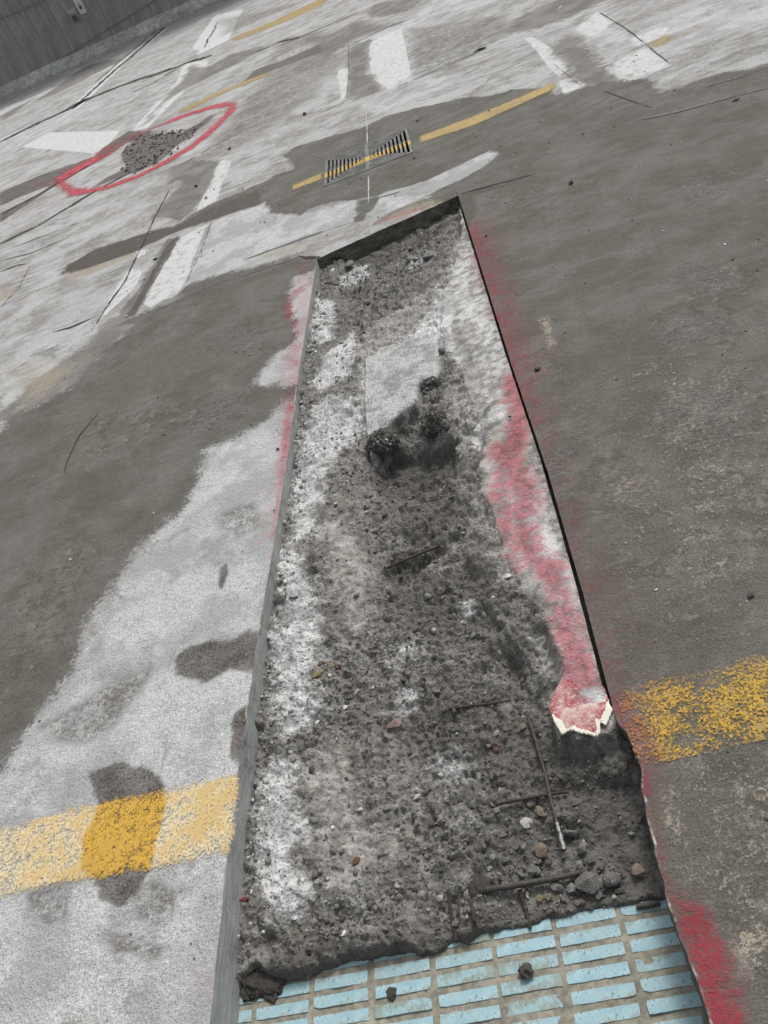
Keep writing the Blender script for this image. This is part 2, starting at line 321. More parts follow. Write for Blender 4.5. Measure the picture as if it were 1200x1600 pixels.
# ------------------------------------------------------------------ deck material
def deck_material():
    t = NT('deck_concrete')
    n0 = t.noise(0.7, 3, 0.6); n1 = t.noise(3.2, 5, 0.62); n2 = t.noise(14, 5, 0.68); n3 = t.noise(70, 4, 0.68); n4 = t.noise(300, 3, 0.65); n5 = t.noise(150, 3, .65)
    edge = [(n2, 4.0), (n3, 5.0), (n5, 3.0)]
    grain = t.math('MULTIPLY', t.math('MULTIPLY_ADD', t.math('SUBTRACT', n4, 0.5), 1.5, 1.0), t.math('MULTIPLY_ADD', t.math('SUBTRACT', n5, 0.5), 0.9, 1.0))
    grain3 = t.math('MULTIPLY_ADD', t.math('SUBTRACT', n3, 0.5), 0.8, 1.0)
    dry = t.mix(t.ss(t.math('ADD', n1, t.math('MULTIPLY', n0, 0.6)), 0.66, 0.96), (0.285, 0.276, 0.262), (0.42, 0.422, 0.418))
    st1 = t.ss(t.noise(1.6, 8, 0.72, vec=t.scaled((0.85, 1.2, 1), 0.10), dist=.6), 0.48, 0.56)
    dry = t.mix(t.math('MULTIPLY', st1, 0.62), dry, (0.50, 0.50, 0.495))
    st2 = t.ss(t.noise(2.1, 8, 0.74, vec=t.scaled((0.85, 1.4, 1), -0.08), dist=.6), 0.54, 0.61)
    dry = t.mix(t.math('MULTIPLY', st2, 0.55), dry, (0.165, 0.158, 0.145))
    st3 = t.ss(t.noise(7, 7, 0.75, vec=t.scaled((0.7, 2.0, 1), 0.06), dist=.5), 0.53, 0.63)
    dry = t.mix(t.math('MULTIPLY', st3, 0.45), dry, (0.245, 0.225, 0.20))
    patch = t.ss(t.noise(8.5, 7, 0.75, dist=0.6), 0.52, 0.60)
    dry = t.mix(t.math('MULTIPLY', patch, 0.40), dry, (0.53, 0.53, 0.52))
    ln = t.noise(5, 5, .65, vec=t.scaled((0.22, 3.6, 1), 0.03)); lm = t.ss(t.noise(1.3, 3), .44, .60)
    dry = t.mix(t.math('MULTIPLY', t.math('MULTIPLY', t.ss(ln, .56, .60), lm), .4), dry, (0.55, 0.55, 0.54))
    dry = t.mix(t.math('MULTIPLY', t.math('MULTIPLY', t.ss(ln, .44, .41), lm), .4), dry, (0.19, 0.18, 0.165))
    pit = t.math('MULTIPLY', t.ss(t.vor(34), .10, .20, 1, 0), t.ss(n2, .5, .6))
    dry = t.mix(t.math('MULTIPLY', pit, .6), dry, (0.13, 0.125, 0.115))
    dry = t.mul(t.mul(dry, grain), grain3)
    wpat = t.ss(t.math('ADD', n3, t.math('ADD', t.math('MULTIPLY', n2, 0.7), t.math('MULTIPLY', n5, .8))), 1.02, 1.42)
    wg = t.math('MULTIPLY', t.math('MULTIPLY_ADD', t.math('SUBTRACT', n4, 0.5), 0.9, 1.0), t.math('MULTIPLY_ADD', t.math('SUBTRACT', n5, 0.5), 0.7, 1.0))
    whit = t.mul(t.mix(wpat, (0.39, 0.395, 0.39), (0.56, 0.57, 0.565)), wg)
    whit = t.mix(t.math('MULTIPLY', t.ss(n1, .45, .58), .7), whit, t.mul((0.32, 0.325, 0.325), wg))
    whit = t.mix(t.math('MULTIPLY', t.ss(t.noise(4.2, 6, .7, dist=.7), .53, .63), .55), whit, t.mul((0.27, 0.262, 0.25), wg))
    c = t.mix(t.mask('white', [(n2, 3.0), (n3, 4.0), (n1, 1.5)]), dry, whit)
    strp = t.mul(t.mul(t.mix(t.ss(n2, .36, .5), (0.42, 0.42, 0.41), (0.60, 0.605, 0.60)), wg), 1.0)
    c = t.mix(t.mask('strip', [(n2, 1.6), (n3, 1.6)]), c, strp)
    tanm = t.mask('tan', [(n2, 4), (n3, 6), (n5, 3)])
    # grey-brown film
    mudc = t.mul(t.mul(t.mix(t.ss(n1, .4, .62), (0.140, 0.130, 0.114), (0.205, 0.195, 0.178)), grain), grain3)
    c = t.mix(t.math('MULTIPLY', t.mask('mud', [(n2, 5.0), (n3, 4.0), (n1, 2.5)]), 0.85), c, mudc)
    # slurry skin
    sl = t.mix(t.ss(n1, 0.36, 0.66), (0.102, 0.096, 0.082), (0.146, 0.140, 0.124))
    sw = t.ss(t.noise(2.4, 7, 0.70, dist=1.4, vec=t.scaled((1.0, 1.9, 1), 0.5)), 0.46, 0.66)
    sl = t.mix(t.math('MULTIPLY', sw, 0.45), sl, (0.180, 0.174, 0.157))
    blot = t.ss(t.noise(15, 6, 0.72, dist=0.9), 0.50, 0.60)
    bz = t.math('MAXIMUM', t.math('MULTIPLY', t.ss(n0, .45, .62), .5), t.mask('scuff', [(n1, 3.0), (n2, 2.0)]))
    sl = t.mix(t.math('MULTIPLY', blot, t.math('MULTIPLY_ADD', bz, .50, .10)), sl, (0.076, 0.068, 0.056))
    sm2 = t.ss(t.noise(6, 7, .74, dist=1.8, vec=t.scaled((1.0, 1.6, 1), -.4)), .50, .57)
    sl = t.mix(t.math('MULTIPLY', sm2, t.math('MULTIPLY_ADD', bz, .35, .15)), sl, (0.094, 0.088, 0.074))
    fle = t.math('MULTIPLY', t.ss(t.noise(26, 5, .7, dist=.5), .56, .64), t.math('MULTIPLY_ADD', bz, .62, .06))
    sl = t.mix(fle, sl, (0.215, 0.205, 0.182))
    sl = t.mul(t.mul(sl, t.math('MULTIPLY_ADD', t.math('SUBTRACT', n4, 0.5), 1.3, 1.0)), t.math('MULTIPLY_ADD', t.math('SUBTRACT', n5, 0.5), 1.0, 1.0))
    spk = t.math('MULTIPLY', t.ss(t.vor(130), 0.12, 0.22, 1, 0), t.ss(t.noise(9, 3), 0.50, 0.62))
    sl = t.mix(t.math('MULTIPLY', spk, 0.7), sl, (0.40, 0.38, 0.33))
    slm = t.mask('slurry', edge)
    c = t.mix(slm, c, sl)
    rim = t.math('MULTIPLY', slm, t.math('SUBTRACT', 1.0, slm)); c = t.mul(c, t.math('MULTIPLY_ADD', rim, -0.8, 1.0))
    c = t.mix(t.math('MULTIPLY', tanm, 0.75), c, t.mul((0.36, 0.315, 0.245), grain))
    # damp stains darken whatever they lie on
    d1 = t.mask('damp', [(n2, 2.2), (n3, 4.0), (n5, 3.5)]); d2 = t.mask('damp2', [(n2, 4.2), (n3, 4.0), (n5, 2.5)])
    c = t.mix(t.math('MULTIPLY', d1, t.ss(t.math('ADD', n2, t.math('MULTIPLY', n5, .8)), .68, 1.05, 1.0, .72)), c, t.mul((0.074, 0.061, 0.050), grain))
    c = t.mix(t.math('MULTIPLY', d2, t.ss(t.math('ADD', n2, n3), .8, 1.15, .85, .25)), c, t.mul((0.128, 0.115, 0.100), grain))
    trm = t.mask('tread', [(n2, 3.5), (n1, 2.0)])
    wv = t.noise(20, 3, 0.55, vec=t.scaled((0.7, 2.2, 1), 0.35), dist=2.4)
    rid = t.ss(t.math('ABSOLUTE', t.math('SUBTRACT', wv, 0.5)), 0.0, 0.09)
    trf = t.math('MULTIPLY', trm, t.math('SUBTRACT', 1, rid))
    c = t.mix(t.math('MULTIPLY', trf, 0.75), c, (0.25, 0.245, 0.225))
    # spray paint drift
    rd = t.attr('red'); rn = t.math('MULTIPLY_ADD', t.math('SUBTRACT', n2, 0.5), 1.5, rd); rn = t.math('MULTIPLY_ADD', t.math('SUBTRACT', n4, 0.5), 0.8, rn)
    rn = t.math('MULTIPLY_ADD', t.math('SUBTRACT', n3, 0.5), 1.4, rn); rn = t.math('MULTIPLY_ADD', t.math('SUBTRACT', n5, 0.5), 1.1, rn)
    rm = t.math('MULTIPLY', t.ss(rn, 0.10, 1.05), t.ss(rd, 0.0, 0.22))
    redc = t.mix(slm, t.mix(t.ss(rn, .5, 1.1), (0.46, 0.17, 0.19), (0.33, 0.05, 0.07)), t.mix(t.ss(rn, .6, 1.1), (0.165, 0.066, 0.070), (0.27, 0.030, 0.045)))
    redc = t.mix(d1, redc, (0.13, 0.045, 0.048))
    c = t.mix(t.math('MULTIPLY', rm, 0.86), c, redc)
    h = t.math('ADD', t.math('MULTIPLY', n3, 1.0), t.math('ADD', t.math('MULTIPLY', n4, 0.4), t.math('MULTIPLY', n5, .6)))
    h = t.math('MULTIPLY', h, t.ss(slm, 0, 1, 1.0, 0.55))
    b = t.bump(h, 0.9, 0.0062)
    b = t.bump(t.math('ADD', n2, t.math('ADD', t.math('MULTIPLY', blot, -0.14), t.math('MULTIPLY', sm2, -.14))), 0.5, 0.012, b)
    b = t.bump(trf, 0.7, 0.005, b)
    rough = t.math('SUBTRACT', 0.92, t.math('MULTIPLY', d1, 0.18))
    return t.out(c, rough, b)
M = {}
M['deck'] = deck_material()

# red drift on the deck (density 0..1) from spray lines
def spray(x, y, lines):
    v = np.zeros(x.shape)
    for pts, wid, amp in lines:
        P = P2(pts)
        for a, b in zip(P[:-1], P[1:]):
            e = b - a; L = e @ e + 1e-12; tt = np.clip(((x - a[0]) * e[0] + (y - a[1]) * e[1]) / L, 0, 1)
            d = np.hypot(x - a[0] - tt * e[0], y - a[1] - tt * e[1]); v = np.maximum(v, amp * np.exp(-(d / wid) ** 2))
    return v
RED_DECK = [
 ([(735,360),(752,430),(800,590)], 0.14, 0.72), ([(760,450),(772,480)], 0.06, 0.62), ([(800,590),(830,660)], 0.09, 0.70), ([(835,670),(900,880)], 0.06, 0.34), ([(840,690),(960,1100)], 0.11, 0.42),
 ([(965,1095),(990,1150),(1003,1195)], 0.05, 0.62), ([(990,1180),(1010,1235)], 0.02, 0.75), ([(1012,1240),(1040,1380)], 0.016, 0.62), ([(1040,1380),(1075,1430)], 0.025, 0.7),
 ([(1085,1435),(1100,1500),(1130,1620)], 0.035, 1.05), ([(1100,1440),(1135,1520),(1150,1620)], 0.032, 0.95), ([(1110,1560),(1140,1640)], 0.04, 1.0),
 ([(595,345),(625,336),(660,324)], 0.035, 0.62),
 ([(468,420),(478,412)], 0.07, 0.5), ([(485,425),(470,435)], 0.05, 0.5),
]
RED_LEFT = [([(488,440),(460,455),(449,478),(452,495)], 0.033, 0.72), ([(452,495),(463,512),(466,535)], 0.038, 0.60), ([(478,450),(472,520)], 0.075, 0.44), ([(466,535),(462,590),(458,625)], 0.075, 0.50),
 ([(455,630),(447,690),(441,740)], 0.033, 0.76), ([(441,740),(434,800),(430,835)], 0.019, 0.68), ([(428,840),(418,940)], 0.018, 0.36), ([(412,985),(402,1040)], 0.027, 0.40), ([(385,1110),(372,1160)], 0.030, 0.20), ([(330,1400),(315,1560)], 0.075, 0.18), ([(478,450),(470,560),(452,690),(432,830)], .09, .30)]

# ------------------------------------------------------------------ deck slabs
def spaced(segs):
    """segs: list of (start, end, step)"""
    out = []
    for a, b, s in segs:
        n = max(1, int(round(abs(b - a) / s))); out += list(np.linspace(a, b, n, endpoint=False))
    out.append(segs[-1][1]); return np.array(out)
def jit(t, amp, seed): return amp * (fbm(t, t * 0 + 3.7, 40, 4, seed) * 2)

DECK = []
def slab(name, x, y, red, skip=None):
    z = 0.0012 * fbm(x, y, 1.3, 3, 5) * 2
    z = z * sm(0, 0.05, np.minimum(np.abs(x - Ledge(y)), np.abs(x - Redge(y))))
    a = deck_attrs(x.ravel(), y.ravel()); a['red'] = spray(x.ravel(), y.ravel(), red)
    F = grid_faces(*x.shape)
    if skip is not None:
        fx = x.ravel()[F].mean(1); fy = y.ravel()[F].mean(1); F = F[~skip(fx, fy)]
    o = mesh_obj(name, np.stack([x.ravel(), y.ravel(), z.ravel()], 1), F, M['deck'], attrs=a, smooth=True)
    tag(o, kind='structure'); DECK.append(o); return o
Y0 = -3.0
ty = (spaced([(Y0, 0.25, 0.25), (0.25, 2.0, 0.011), (2.0, 4.364, 0.02)]) - Y0) / (4.364 - Y0)
# left slab
sx = np.concatenate([-spaced([(45, 8, 2.5), (8, 3.2, 0.15), (3.2, 1.2, 0.03), (1.2, 0, 0.011)])])
yn = Y0 + ty * (TL[1] - Y0)
xl = Ledge(yn)[:, None] + sx[None, :] + 0 * yn[:, None]
xl[:, -1] += jit(yn, 0.003, 3)
yl = Y0 + ty[:, None] * (Efar(xl) - Y0)
yl[-1] += 0
slab('deck_slab', xl, yl, RED_LEFT + [([(468,420),(478,412)], 0.07, 0.45), ([(485,425),(470,435)], 0.05, 0.5)])
# right slab
sx = spaced([(0, 1.4, 0.012), (1.4, 3.2, 0.035), (3.2, 8, 0.2), (8, 45, 3)])
ynr = Y0 + ty * (TR[1] - Y0)
jr = jit(ynr, 0.003, 9) * np.where(ynr > JOINT_END, 0.25, 1.0) + np.where(ynr < JOINT_END, 0.006 * np.abs(fbm(ynr, ynr * 0, 25, 4, 12)) * 2 + 0.012 * sm(0.80, 0.88, ynr) * (1 - sm(0.93, 0.99, ynr)), 0)
xr = Redge(ynr)[:, None] + sx[None, :]
xr[:, 0] += jr
yr = Y0 + ty[:, None] * (Efar(xr) - Y0)
slab('deck_slab', xr, yr, RED_DECK)
# far slab with the drain opening
GX0, GX1, GY0, GY1 = -0.746, -0.070, 5.715, 6.400
fx_ = spaced([(-60, -12, 3), (-12, -5, 0.12), (-5, -2.4, 0.035), (-2.4, 1.9, 0.018), (1.9, 3.2, 0.03), (3.2, 10, 0.25), (10, 60, 4)])
fy_ = [TL[1]]
while fy_[-1] < 75: fy_.append(fy_[-1] + max(0.018, 0.0011 * fy_[-1] ** 2 * 0.75))
fy_ = np.array(fy_)
for v in (GX0, GX1): fx_[np.argmin(abs(fx_ - v))] = v
for v in (TL[0], TR[0]): fx_[np.argmin(abs(fx_ - v))] = v
for v in (GY0, GY1): fy_[np.argmin(abs(fy_ - v))] = v
XX, RR = np.meshgrid(fx_, fy_)
YY = RR + (Efar(XX) - TL[1]) * np.clip(1 - (RR - TL[1]) / 1.2, 0, 1)
jf = np.where((fx_ > TL[0] + .02) & (fx_ < TR[0] - .02), 0.030 * fbm(fx_, fx_ * 0, 12, 6, 44, .6), 0)
YY[0] += jf
slab('deck_slab', XX, YY, RED_DECK + [([(490, 398), (480, 402)], 0.03, 0.2)], skip=lambda x, y: (x > GX0) & (x < GX1) & (y > GY0) & (y < GY1))
# near closing strip between the two slabs
sxn = np.linspace(Ledge(np.array([Y0]))[0], Redge(np.array([Y0]))[0], 40)
xx, yy = np.meshgrid(sxn, np.linspace(Y0, 0.12, 40)); slab('deck_slab', xx, yy, [])

# cut faces of the slabs
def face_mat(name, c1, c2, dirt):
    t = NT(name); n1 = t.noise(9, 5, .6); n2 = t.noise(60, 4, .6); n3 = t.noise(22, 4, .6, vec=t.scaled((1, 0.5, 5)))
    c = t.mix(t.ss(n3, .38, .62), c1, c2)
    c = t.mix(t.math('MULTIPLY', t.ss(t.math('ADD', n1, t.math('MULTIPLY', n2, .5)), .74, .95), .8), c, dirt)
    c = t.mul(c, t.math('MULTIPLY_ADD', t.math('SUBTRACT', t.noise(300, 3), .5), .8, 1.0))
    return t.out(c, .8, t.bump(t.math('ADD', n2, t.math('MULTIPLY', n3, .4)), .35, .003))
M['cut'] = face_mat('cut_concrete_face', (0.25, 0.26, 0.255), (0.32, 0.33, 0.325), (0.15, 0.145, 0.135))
M['cut_far'] = face_mat('far_cut_face', (0.085, 0.082, 0.070), (0.15, 0.145, 0.125), (0.055, 0.052, 0.045))  # far face turned from the light, its shade put into the darker colour
M['cut_dark'] = face_mat('shaded_concrete_face', (0.075, 0.072, 0.064), (0.125, 0.12, 0.108), (0.05, 0.047, 0.042))  # darker copy of the cut face, shade painted into its colour
def skirt(name, pts, depth, mat, off=(0, 0), rows=14, seed=1, amp=0.004):
    pts = np.asarray(pts); n = len(pts); z = np.linspace(0, -depth, rows)
    X = np.repeat(pts[None, :, 0], rows, 0); Y = np.repeat(pts[None, :, 1], rows, 0); Z = np.repeat(z[:, None], n, 1)
    s = np.r_[0, np.cumsum(np.hypot(*np.diff(pts, axis=0).T))][None, :] + 0 * X
    d = amp * fbm(s, Z * 2, 18, 5, seed) * 2 * sm(0, 0.02, -Z)
    X = X + off[0] * d; Y = Y + off[1] * d
    o = mesh_obj(name, np.stack([X.ravel(), Y.ravel(), Z.ravel()], 1), grid_faces(rows, n), mat, smooth=True); return tag(o, kind='structure')
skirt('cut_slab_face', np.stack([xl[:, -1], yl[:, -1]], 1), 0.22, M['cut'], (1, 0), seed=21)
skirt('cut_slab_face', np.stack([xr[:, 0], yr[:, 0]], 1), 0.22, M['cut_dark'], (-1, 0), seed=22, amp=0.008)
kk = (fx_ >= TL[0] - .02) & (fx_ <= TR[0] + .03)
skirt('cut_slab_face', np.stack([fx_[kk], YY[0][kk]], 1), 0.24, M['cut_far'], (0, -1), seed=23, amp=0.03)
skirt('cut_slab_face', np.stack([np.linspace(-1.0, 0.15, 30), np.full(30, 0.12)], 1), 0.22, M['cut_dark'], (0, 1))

# ------------------------------------------------------------------ trench floor
ctrl = [(520,405,-.06),(560,393,-.085),(600,380,-.095),(650,358,-.09),(700,330,-.07),(725,340,-.045),(540,430,-.07),(600,430,-.06),(560,470,-.055),(500,440,-.06),(690,370,-.055),(640,400,-.06),
 (735,380,-.012),(700,420,-.018),(690,470,-.022),(720,520,-.014),(760,560,-.008),(790,640,-.005),(660,480,-.032),(620,480,-.036),(600,520,-.03),
 (495,470,-.035),(485,540,-.035),(475,620,-.04),(465,680,-.045),(450,760,-.05),(445,850,-.05),(435,940,-.055),(425,1020,-.06),(415,1100,-.065),(405,1200,-.07),(395,1300,-.075),(385,1400,-.08),(375,1480,-.09),
 (530,560,-.022),(520,640,-.022),(500,720,-.034),(480,860,-.043),(470,1000,-.045),(450,1150,-.055),(430,1300,-.055),(430,1400,-.058),
 (560,600,-.042),(560,660,-.045),(545,700,-.048),(600,700,-.085),(640,712,-.10),(690,720,-.085),(650,770,-.07),(640,750,-.095),(620,810,-.06),(610,885,-.09),(640,870,-.082),
 (530,800,-.05),(700,820,-.055),(560,900,-.055),(700,900,-.06),(740,930,-.065),(600,1000,-.06),(520,1000,-.055),(720,1000,-.075),(600,1100,-.066),(500,1100,-.06),(500,1250,-.065),(600,1250,-.068),(700,1200,-.075),
 (800,1200,-.088),(780,1060,-.085),(850,1180,-.09),(900,1250,-.085),(960,1250,-.095),(1000,1340,-.11),(980,1250,-.11),(900,1350,-.10),(800,1350,-.088),(700,1350,-.08),(600,1380,-.073),(500,1400,-.07),(450,1470,-.08),
 (600,1460,-.078),(500,1480,-.078),(700,1440,-.09),(850,1420,-.112),(960,1410,-.115),(790,930,-.02),(760,860,-.02),(735,760,-.035),(730,700,-.03),(720,640,-.028),(800,980,-.03),(840,1030,-.05),(850,1120,-.08),(930,1185,-.055),(960,1180,-.05),(890,1190,-.06)]
CT = np.array([[*at(a, b, z)[:2], z] for a, b, z in ctrl])
LEDGE = [(718,318),(735,360),(860,735),(965,1115),(950,1150),(925,1154),(905,1152),(878,1145),(862,1112),(858,1080),(876,1045),(858,985),(845,950),(815,910),(785,860),(768,800),(752,760),(745,715),(755,685),(735,620),(712,560),(694,510),(690,470),(705,420),(722,385)]
PLATEAU = [(570,560),(600,541),(690,520),(694,560),(688,588),(655,600),(648,630),(610,660),(585,690),(574,702),(570,640)]
CHAN = [(748,965),(765,960),(800,1010),(835,1060),(850,1110),(890,1160),(940,1180),(1000,1290),(960,1330),(900,1290),(830,1110),(800,1060)]
HOLE = [(577,706),(600,688),(640,684),(662,694),(703,684),(712,715),(704,742),(670,752),(640,756),(605,770),(585,755)]
HOLE2 = [(588,882),(610,872),(650,866),(690,853),(694,862),(660,880),(635,900),(605,912),(592,902)]
CLIFF = [(748,930),(764,955),(785,985),(812,1018),(836,1052),(846,1078),(838,1100),(820,1085),(795,1050),(770,1010),(752,975)]
LIP = [(340,1560),(385,1535),(405,1518),(430,1532),(470,1530),(482,1534),(500,1524),(520,1514),(560,1506),(600,1496),(640,1492),(660,1494),(676,1500),(690,1495),(702,1486),(720,1480),(760,1466),(800,1458),(840,1450),(880,1442),(930,1428),(985,1420),(1045,1412),(1100,1400),(1300,1700),(300,1800)]
holP = P2(HOLE, -.05); ho2P = P2(HOLE2, -.06); cliP = P2(CLIFF, -.06); lipP = P2(LIP, -.12); ledP = P2(LEDGE, -.004); plaP = P2(PLATEAU, -.02); chP = P2(CHAN, -.07)
bank2P = P2([(440,850),(480,860),(495,960),(480,1060),(480,1110),(450,1160),(455,1260),(475,1310),(460,1420),(395,1420),(388,1350),(405,1190),(425,1000)], -.05)
bankP = P2([(500,520),(545,515),(560,560),(545,640),(520,700),(490,790),(460,840),(455,760),(475,640),(490,560)], -.03)
FILM = [([(480,790),(560,760),(590,860),(580,1000),(520,1000),(500,900)], .05, -.7), ([(450,1170),(560,1160),(580,1300),(560,1400),(470,1400),(470,1250)], .05, -.8), ([(590,1200),(640,1190),(650,1300),(600,1400),(580,1300)], .05, -.8),
 ([(520,800),(580,830),(580,900),(540,930),(510,880)], .03, -.5), ([(880,1210),(960,1210),(970,1300),(900,1290)], .04, -.9)]
filP = [P2(f[0], -.06) for f in FILM]
def film(x, y):
    f = 0
    for P in filP: f = np.maximum(f, sm(-.03, .05, poly_sd(x, y, P)))
    return f
def H(x, y, detail=True):
    x = np.asarray(x, float); y = np.asarray(y, float); num = 0; den = 0
    for cx, cy, cz in CT:
        r2 = ((x - cx) ** 2 + (y - cy) ** 2 * 0.8) / 0.0049
        w = 1 / (r2 * r2 + 0.02); num = num + w * cz; den = den + w
    z = num / den
    wx = x + 0.03 * fbm(x, y, 14, 3, 61); wy = y + 0.03 * fbm(x, y, 14, 3, 62)
    lsd = poly_sd(wx, wy, ledP); lk = sm(-0.022, 0.006, lsd)
    near_joint = sm(0.22, 0.0, Redge(y) - x)
    psd = poly_sd(x + 0.006 * fbm(x, y, 60, 3, 63), y + .006 * fbm(x, y, 60, 3, 64), plaP); pk = sm(-0.008, 0.004, psd)
    csd = poly_sd(wx, wy, chP); z = z - 0.006 * sm(-0.02, 0.03, csd)
    ztop = -0.004 - 0.013 * (1 - near_joint)
    z = z * (1 - lk) + ztop * lk
    z = z * (1 - pk) + (-0.019) * pk
    if detail:
        flat = np.maximum(sm(.80, 1.0, lk) * 0.94, pk * 0.95)
        rocky = np.maximum(sm(-.05, .03, poly_sd(wx, wy, bankP)), sm(-.03, .03, poly_sd(wx, wy, bank2P)))
        lump = fbm(x, y, 9, 3, 31) * 0.030 + fbm(x, y, 30, 5, 32, .6) * 0.034
        rid = (0.5 - np.abs(fbm(x, y, 22, 4, 33))) * 0.020 + (np.abs(fbm(x, y, 62, 3, 34))) * 0.026
        crk = sm(.020, .0, np.abs(fbm(x, y, 17, 4, 38))) * sm(-.05, .1, fbm(x, y, 5, 3, 39)); lump = lump - .012 * crk
        far = sm(3.4, 3.9, y)
        qx = x + .010 * fbm(x, y, 45, 3, 81) * 2; qy = y + .010 * fbm(x, y, 45, 3, 82) * 2
        c1, h1, t1 = cells(qx, qy, .055, 301); c2, h2, t2 = cells(qx, qy, .024, 302); c3, h3, t3 = cells(qx, qy, .0125, 303)
        a1 = sm(-.06, .10, fbm(x, y, 7, 3, 83)); a2 = sm(-.10, .06, fbm(x, y, 10, 3, 84)); a3 = sm(-.12, .04, fbm(x, y, 13, 3, 85))
        lump = lump + a1 * (np.sqrt(c1) * (.004 + .014 * h1 ** 2) + t1 * .014) + a2 * (np.sqrt(c2) * (.003 + .009 * h2 ** 2) + t2 * .008) + a3 * (np.sqrt(c3) * (.001 + .004 * h3 ** 2)) - .009 * (a1 + a2) * .6
        z = z + (lump + rid - 0.014) * (1 - flat) * (1 + 0.05 * far - 0.45 * rocky) * (1 - .5 * film(wx, wy))
        z = z + 0.006 * fbm(x, y, 120, 3, 35) * (1 - 0.8 * flat)
    jx, jy = x + .03 * fbm(x, y, 26, 4, 40), y + .03 * fbm(x, y, 26, 4, 41)
    z = z - .062 * sm(-.030, .032, poly_sd(jx, jy, holP)) - .026 * sm(-.022, .016, poly_sd(jx, jy, ho2P)) - .022 * sm(-.008, .012, poly_sd(jx, jy, cliP))
    lsd2 = poly_sd(x + 0.014 * fbm(x, y, 30, 4, 36), y + 0.020 * fbm(x, y, 30, 4, 37), lipP)
    z = np.maximum(z, np.where(y > 1.2, -.17, -.108))
    z = z - 0.16 * sm(-0.012, 0.025, lsd2)
    z = np.minimum(z, -0.0025)
    return z
tt = (np.concatenate([spaced([(0.12, 0.42, 0.03), (0.42, 1.5, 0.0036), (1.5, 2.6, 0.0058), (2.6, 4.364, 0.0085)])]) - 0.12) / (4.364 - 0.12)
NC = 255
u = np.linspace(0, 1, NC)
yb = 0.12 + tt * (TL[1] - 0.12)
Lx = Ledge(yb) - 0.006; Rx = np.where(yb > JOINT_END - .03, Redge(yb) - 0.0085 + jit(yb, 0.0012, 19), Redge(yb) + 0.02)
Rx = np.where((yb < JOINT_END) & (yb > JOINT_END - .03), Redge(yb) - .0085 + (JOINT_END - yb) / .03 * .028, Rx)
tx = Lx[:, None] + u[None, :] * (Rx - Lx)[:, None]
tyy = 0.12 + tt[:, None] * (Efar(tx) - 0.12) + 0.006 * (tt[:, None] > 0.999)
tz = H(tx, tyy)
DUST = [ ([(600,980),(660,960),(670,1010),(620,1030)], .03, -1.0), ([(600,1070),(640,1050),(650,1100),(610,1100)], .02, -.9), ([(660,1150),(710,1140),(720,1200),(670,1210)], .03, -1.0), ([(690,1250),(760,1240),(770,1300),(700,1310)], .04, -1.1), ([(700,930),(740,920),(745,960),(700,980)], .03, -1.1),
 ([(530,540),(552,512),(558,545),(545,578),(500,608),(490,592)], .02), ([(490,470),(505,470),(520,500),(525,525),(500,540),(486,530)], .02, -.3), ([(485,640),(520,616),(556,626),(562,660),(540,692),(520,722),(505,770),(480,832),(452,850),(450,780),(468,680)], .03),
 ([(440,850),(475,860),(495,960),(490,1010),(470,1060),(500,1090),(470,1130),(440,1150),(425,1100),(425,1000),(432,930)], 0.03),
 ([(405,1190),(440,1160),(455,1180),(450,1260),(470,1300),(440,1340),(470,1400),(440,1430),(400,1410),(388,1350),(395,1250)], 0.022),
 ([(505,545),(540,525),(550,545),(520,580),(500,600)], 0.02),
 ([(490,460),(520,470),(520,500),(490,510)], 0.02), ([(545,400),(575,400),(575,420),(540,440),(520,430)], 0.03, -.7),
 ([(640,395),(690,385),(670,405),(635,410)], 0.015),
 ([(690,440),(722,480),(712,520),(740,560),(720,570),(690,520),(640,540),(600,545),(650,510),(675,480)], 0.03),
 ([(735,360),(760,440),(790,560),(812,650),(770,650),(740,590),(715,520),(700,470),(712,420),(725,385)], 0.06, -1.0),
 ([(760,720),(850,735),(945,1050),(950,1090),(880,1075),(872,1000),(850,945),(815,890),(790,830),(765,770)], 0.02, -.95),
 ([(860,1060),(900,1050),(950,1090),(950,1150),(905,1152),(878,1145),(862,1112)], 0.012),
 ([(745,660),(753,655),(757,692),(740,690)], 0.012), ([(765,640),(800,640),(795,665),(770,665)], 0.02),
]
dust = np.maximum(layer(tx.ravel(), tyy.ravel(), DUST, z=-.025), layer(tx.ravel(), tyy.ravel(), [(PLATEAU, 0.018)], z=-.02))
dk = layer(tx.ravel(), tyy.ravel(), [  # darker soil zones; shade of hollows, ledge drop and lip is painted in too
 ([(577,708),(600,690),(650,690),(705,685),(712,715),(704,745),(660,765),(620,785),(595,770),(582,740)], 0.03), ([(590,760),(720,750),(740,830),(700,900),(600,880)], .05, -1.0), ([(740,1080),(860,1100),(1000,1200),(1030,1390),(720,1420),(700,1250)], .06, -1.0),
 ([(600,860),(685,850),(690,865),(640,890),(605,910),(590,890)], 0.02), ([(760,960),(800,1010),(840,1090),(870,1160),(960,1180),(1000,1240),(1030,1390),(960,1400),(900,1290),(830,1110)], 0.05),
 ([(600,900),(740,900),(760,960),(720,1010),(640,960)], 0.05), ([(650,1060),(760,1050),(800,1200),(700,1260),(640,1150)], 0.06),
 ([(440,1470),(600,1440),(740,1420),(1030,1380),(1040,1430),(700,1500),(380,1540)], 0.03), ([(500,400),(600,420),(720,340),(640,370),(560,390)], 0.04)], z=-.06)
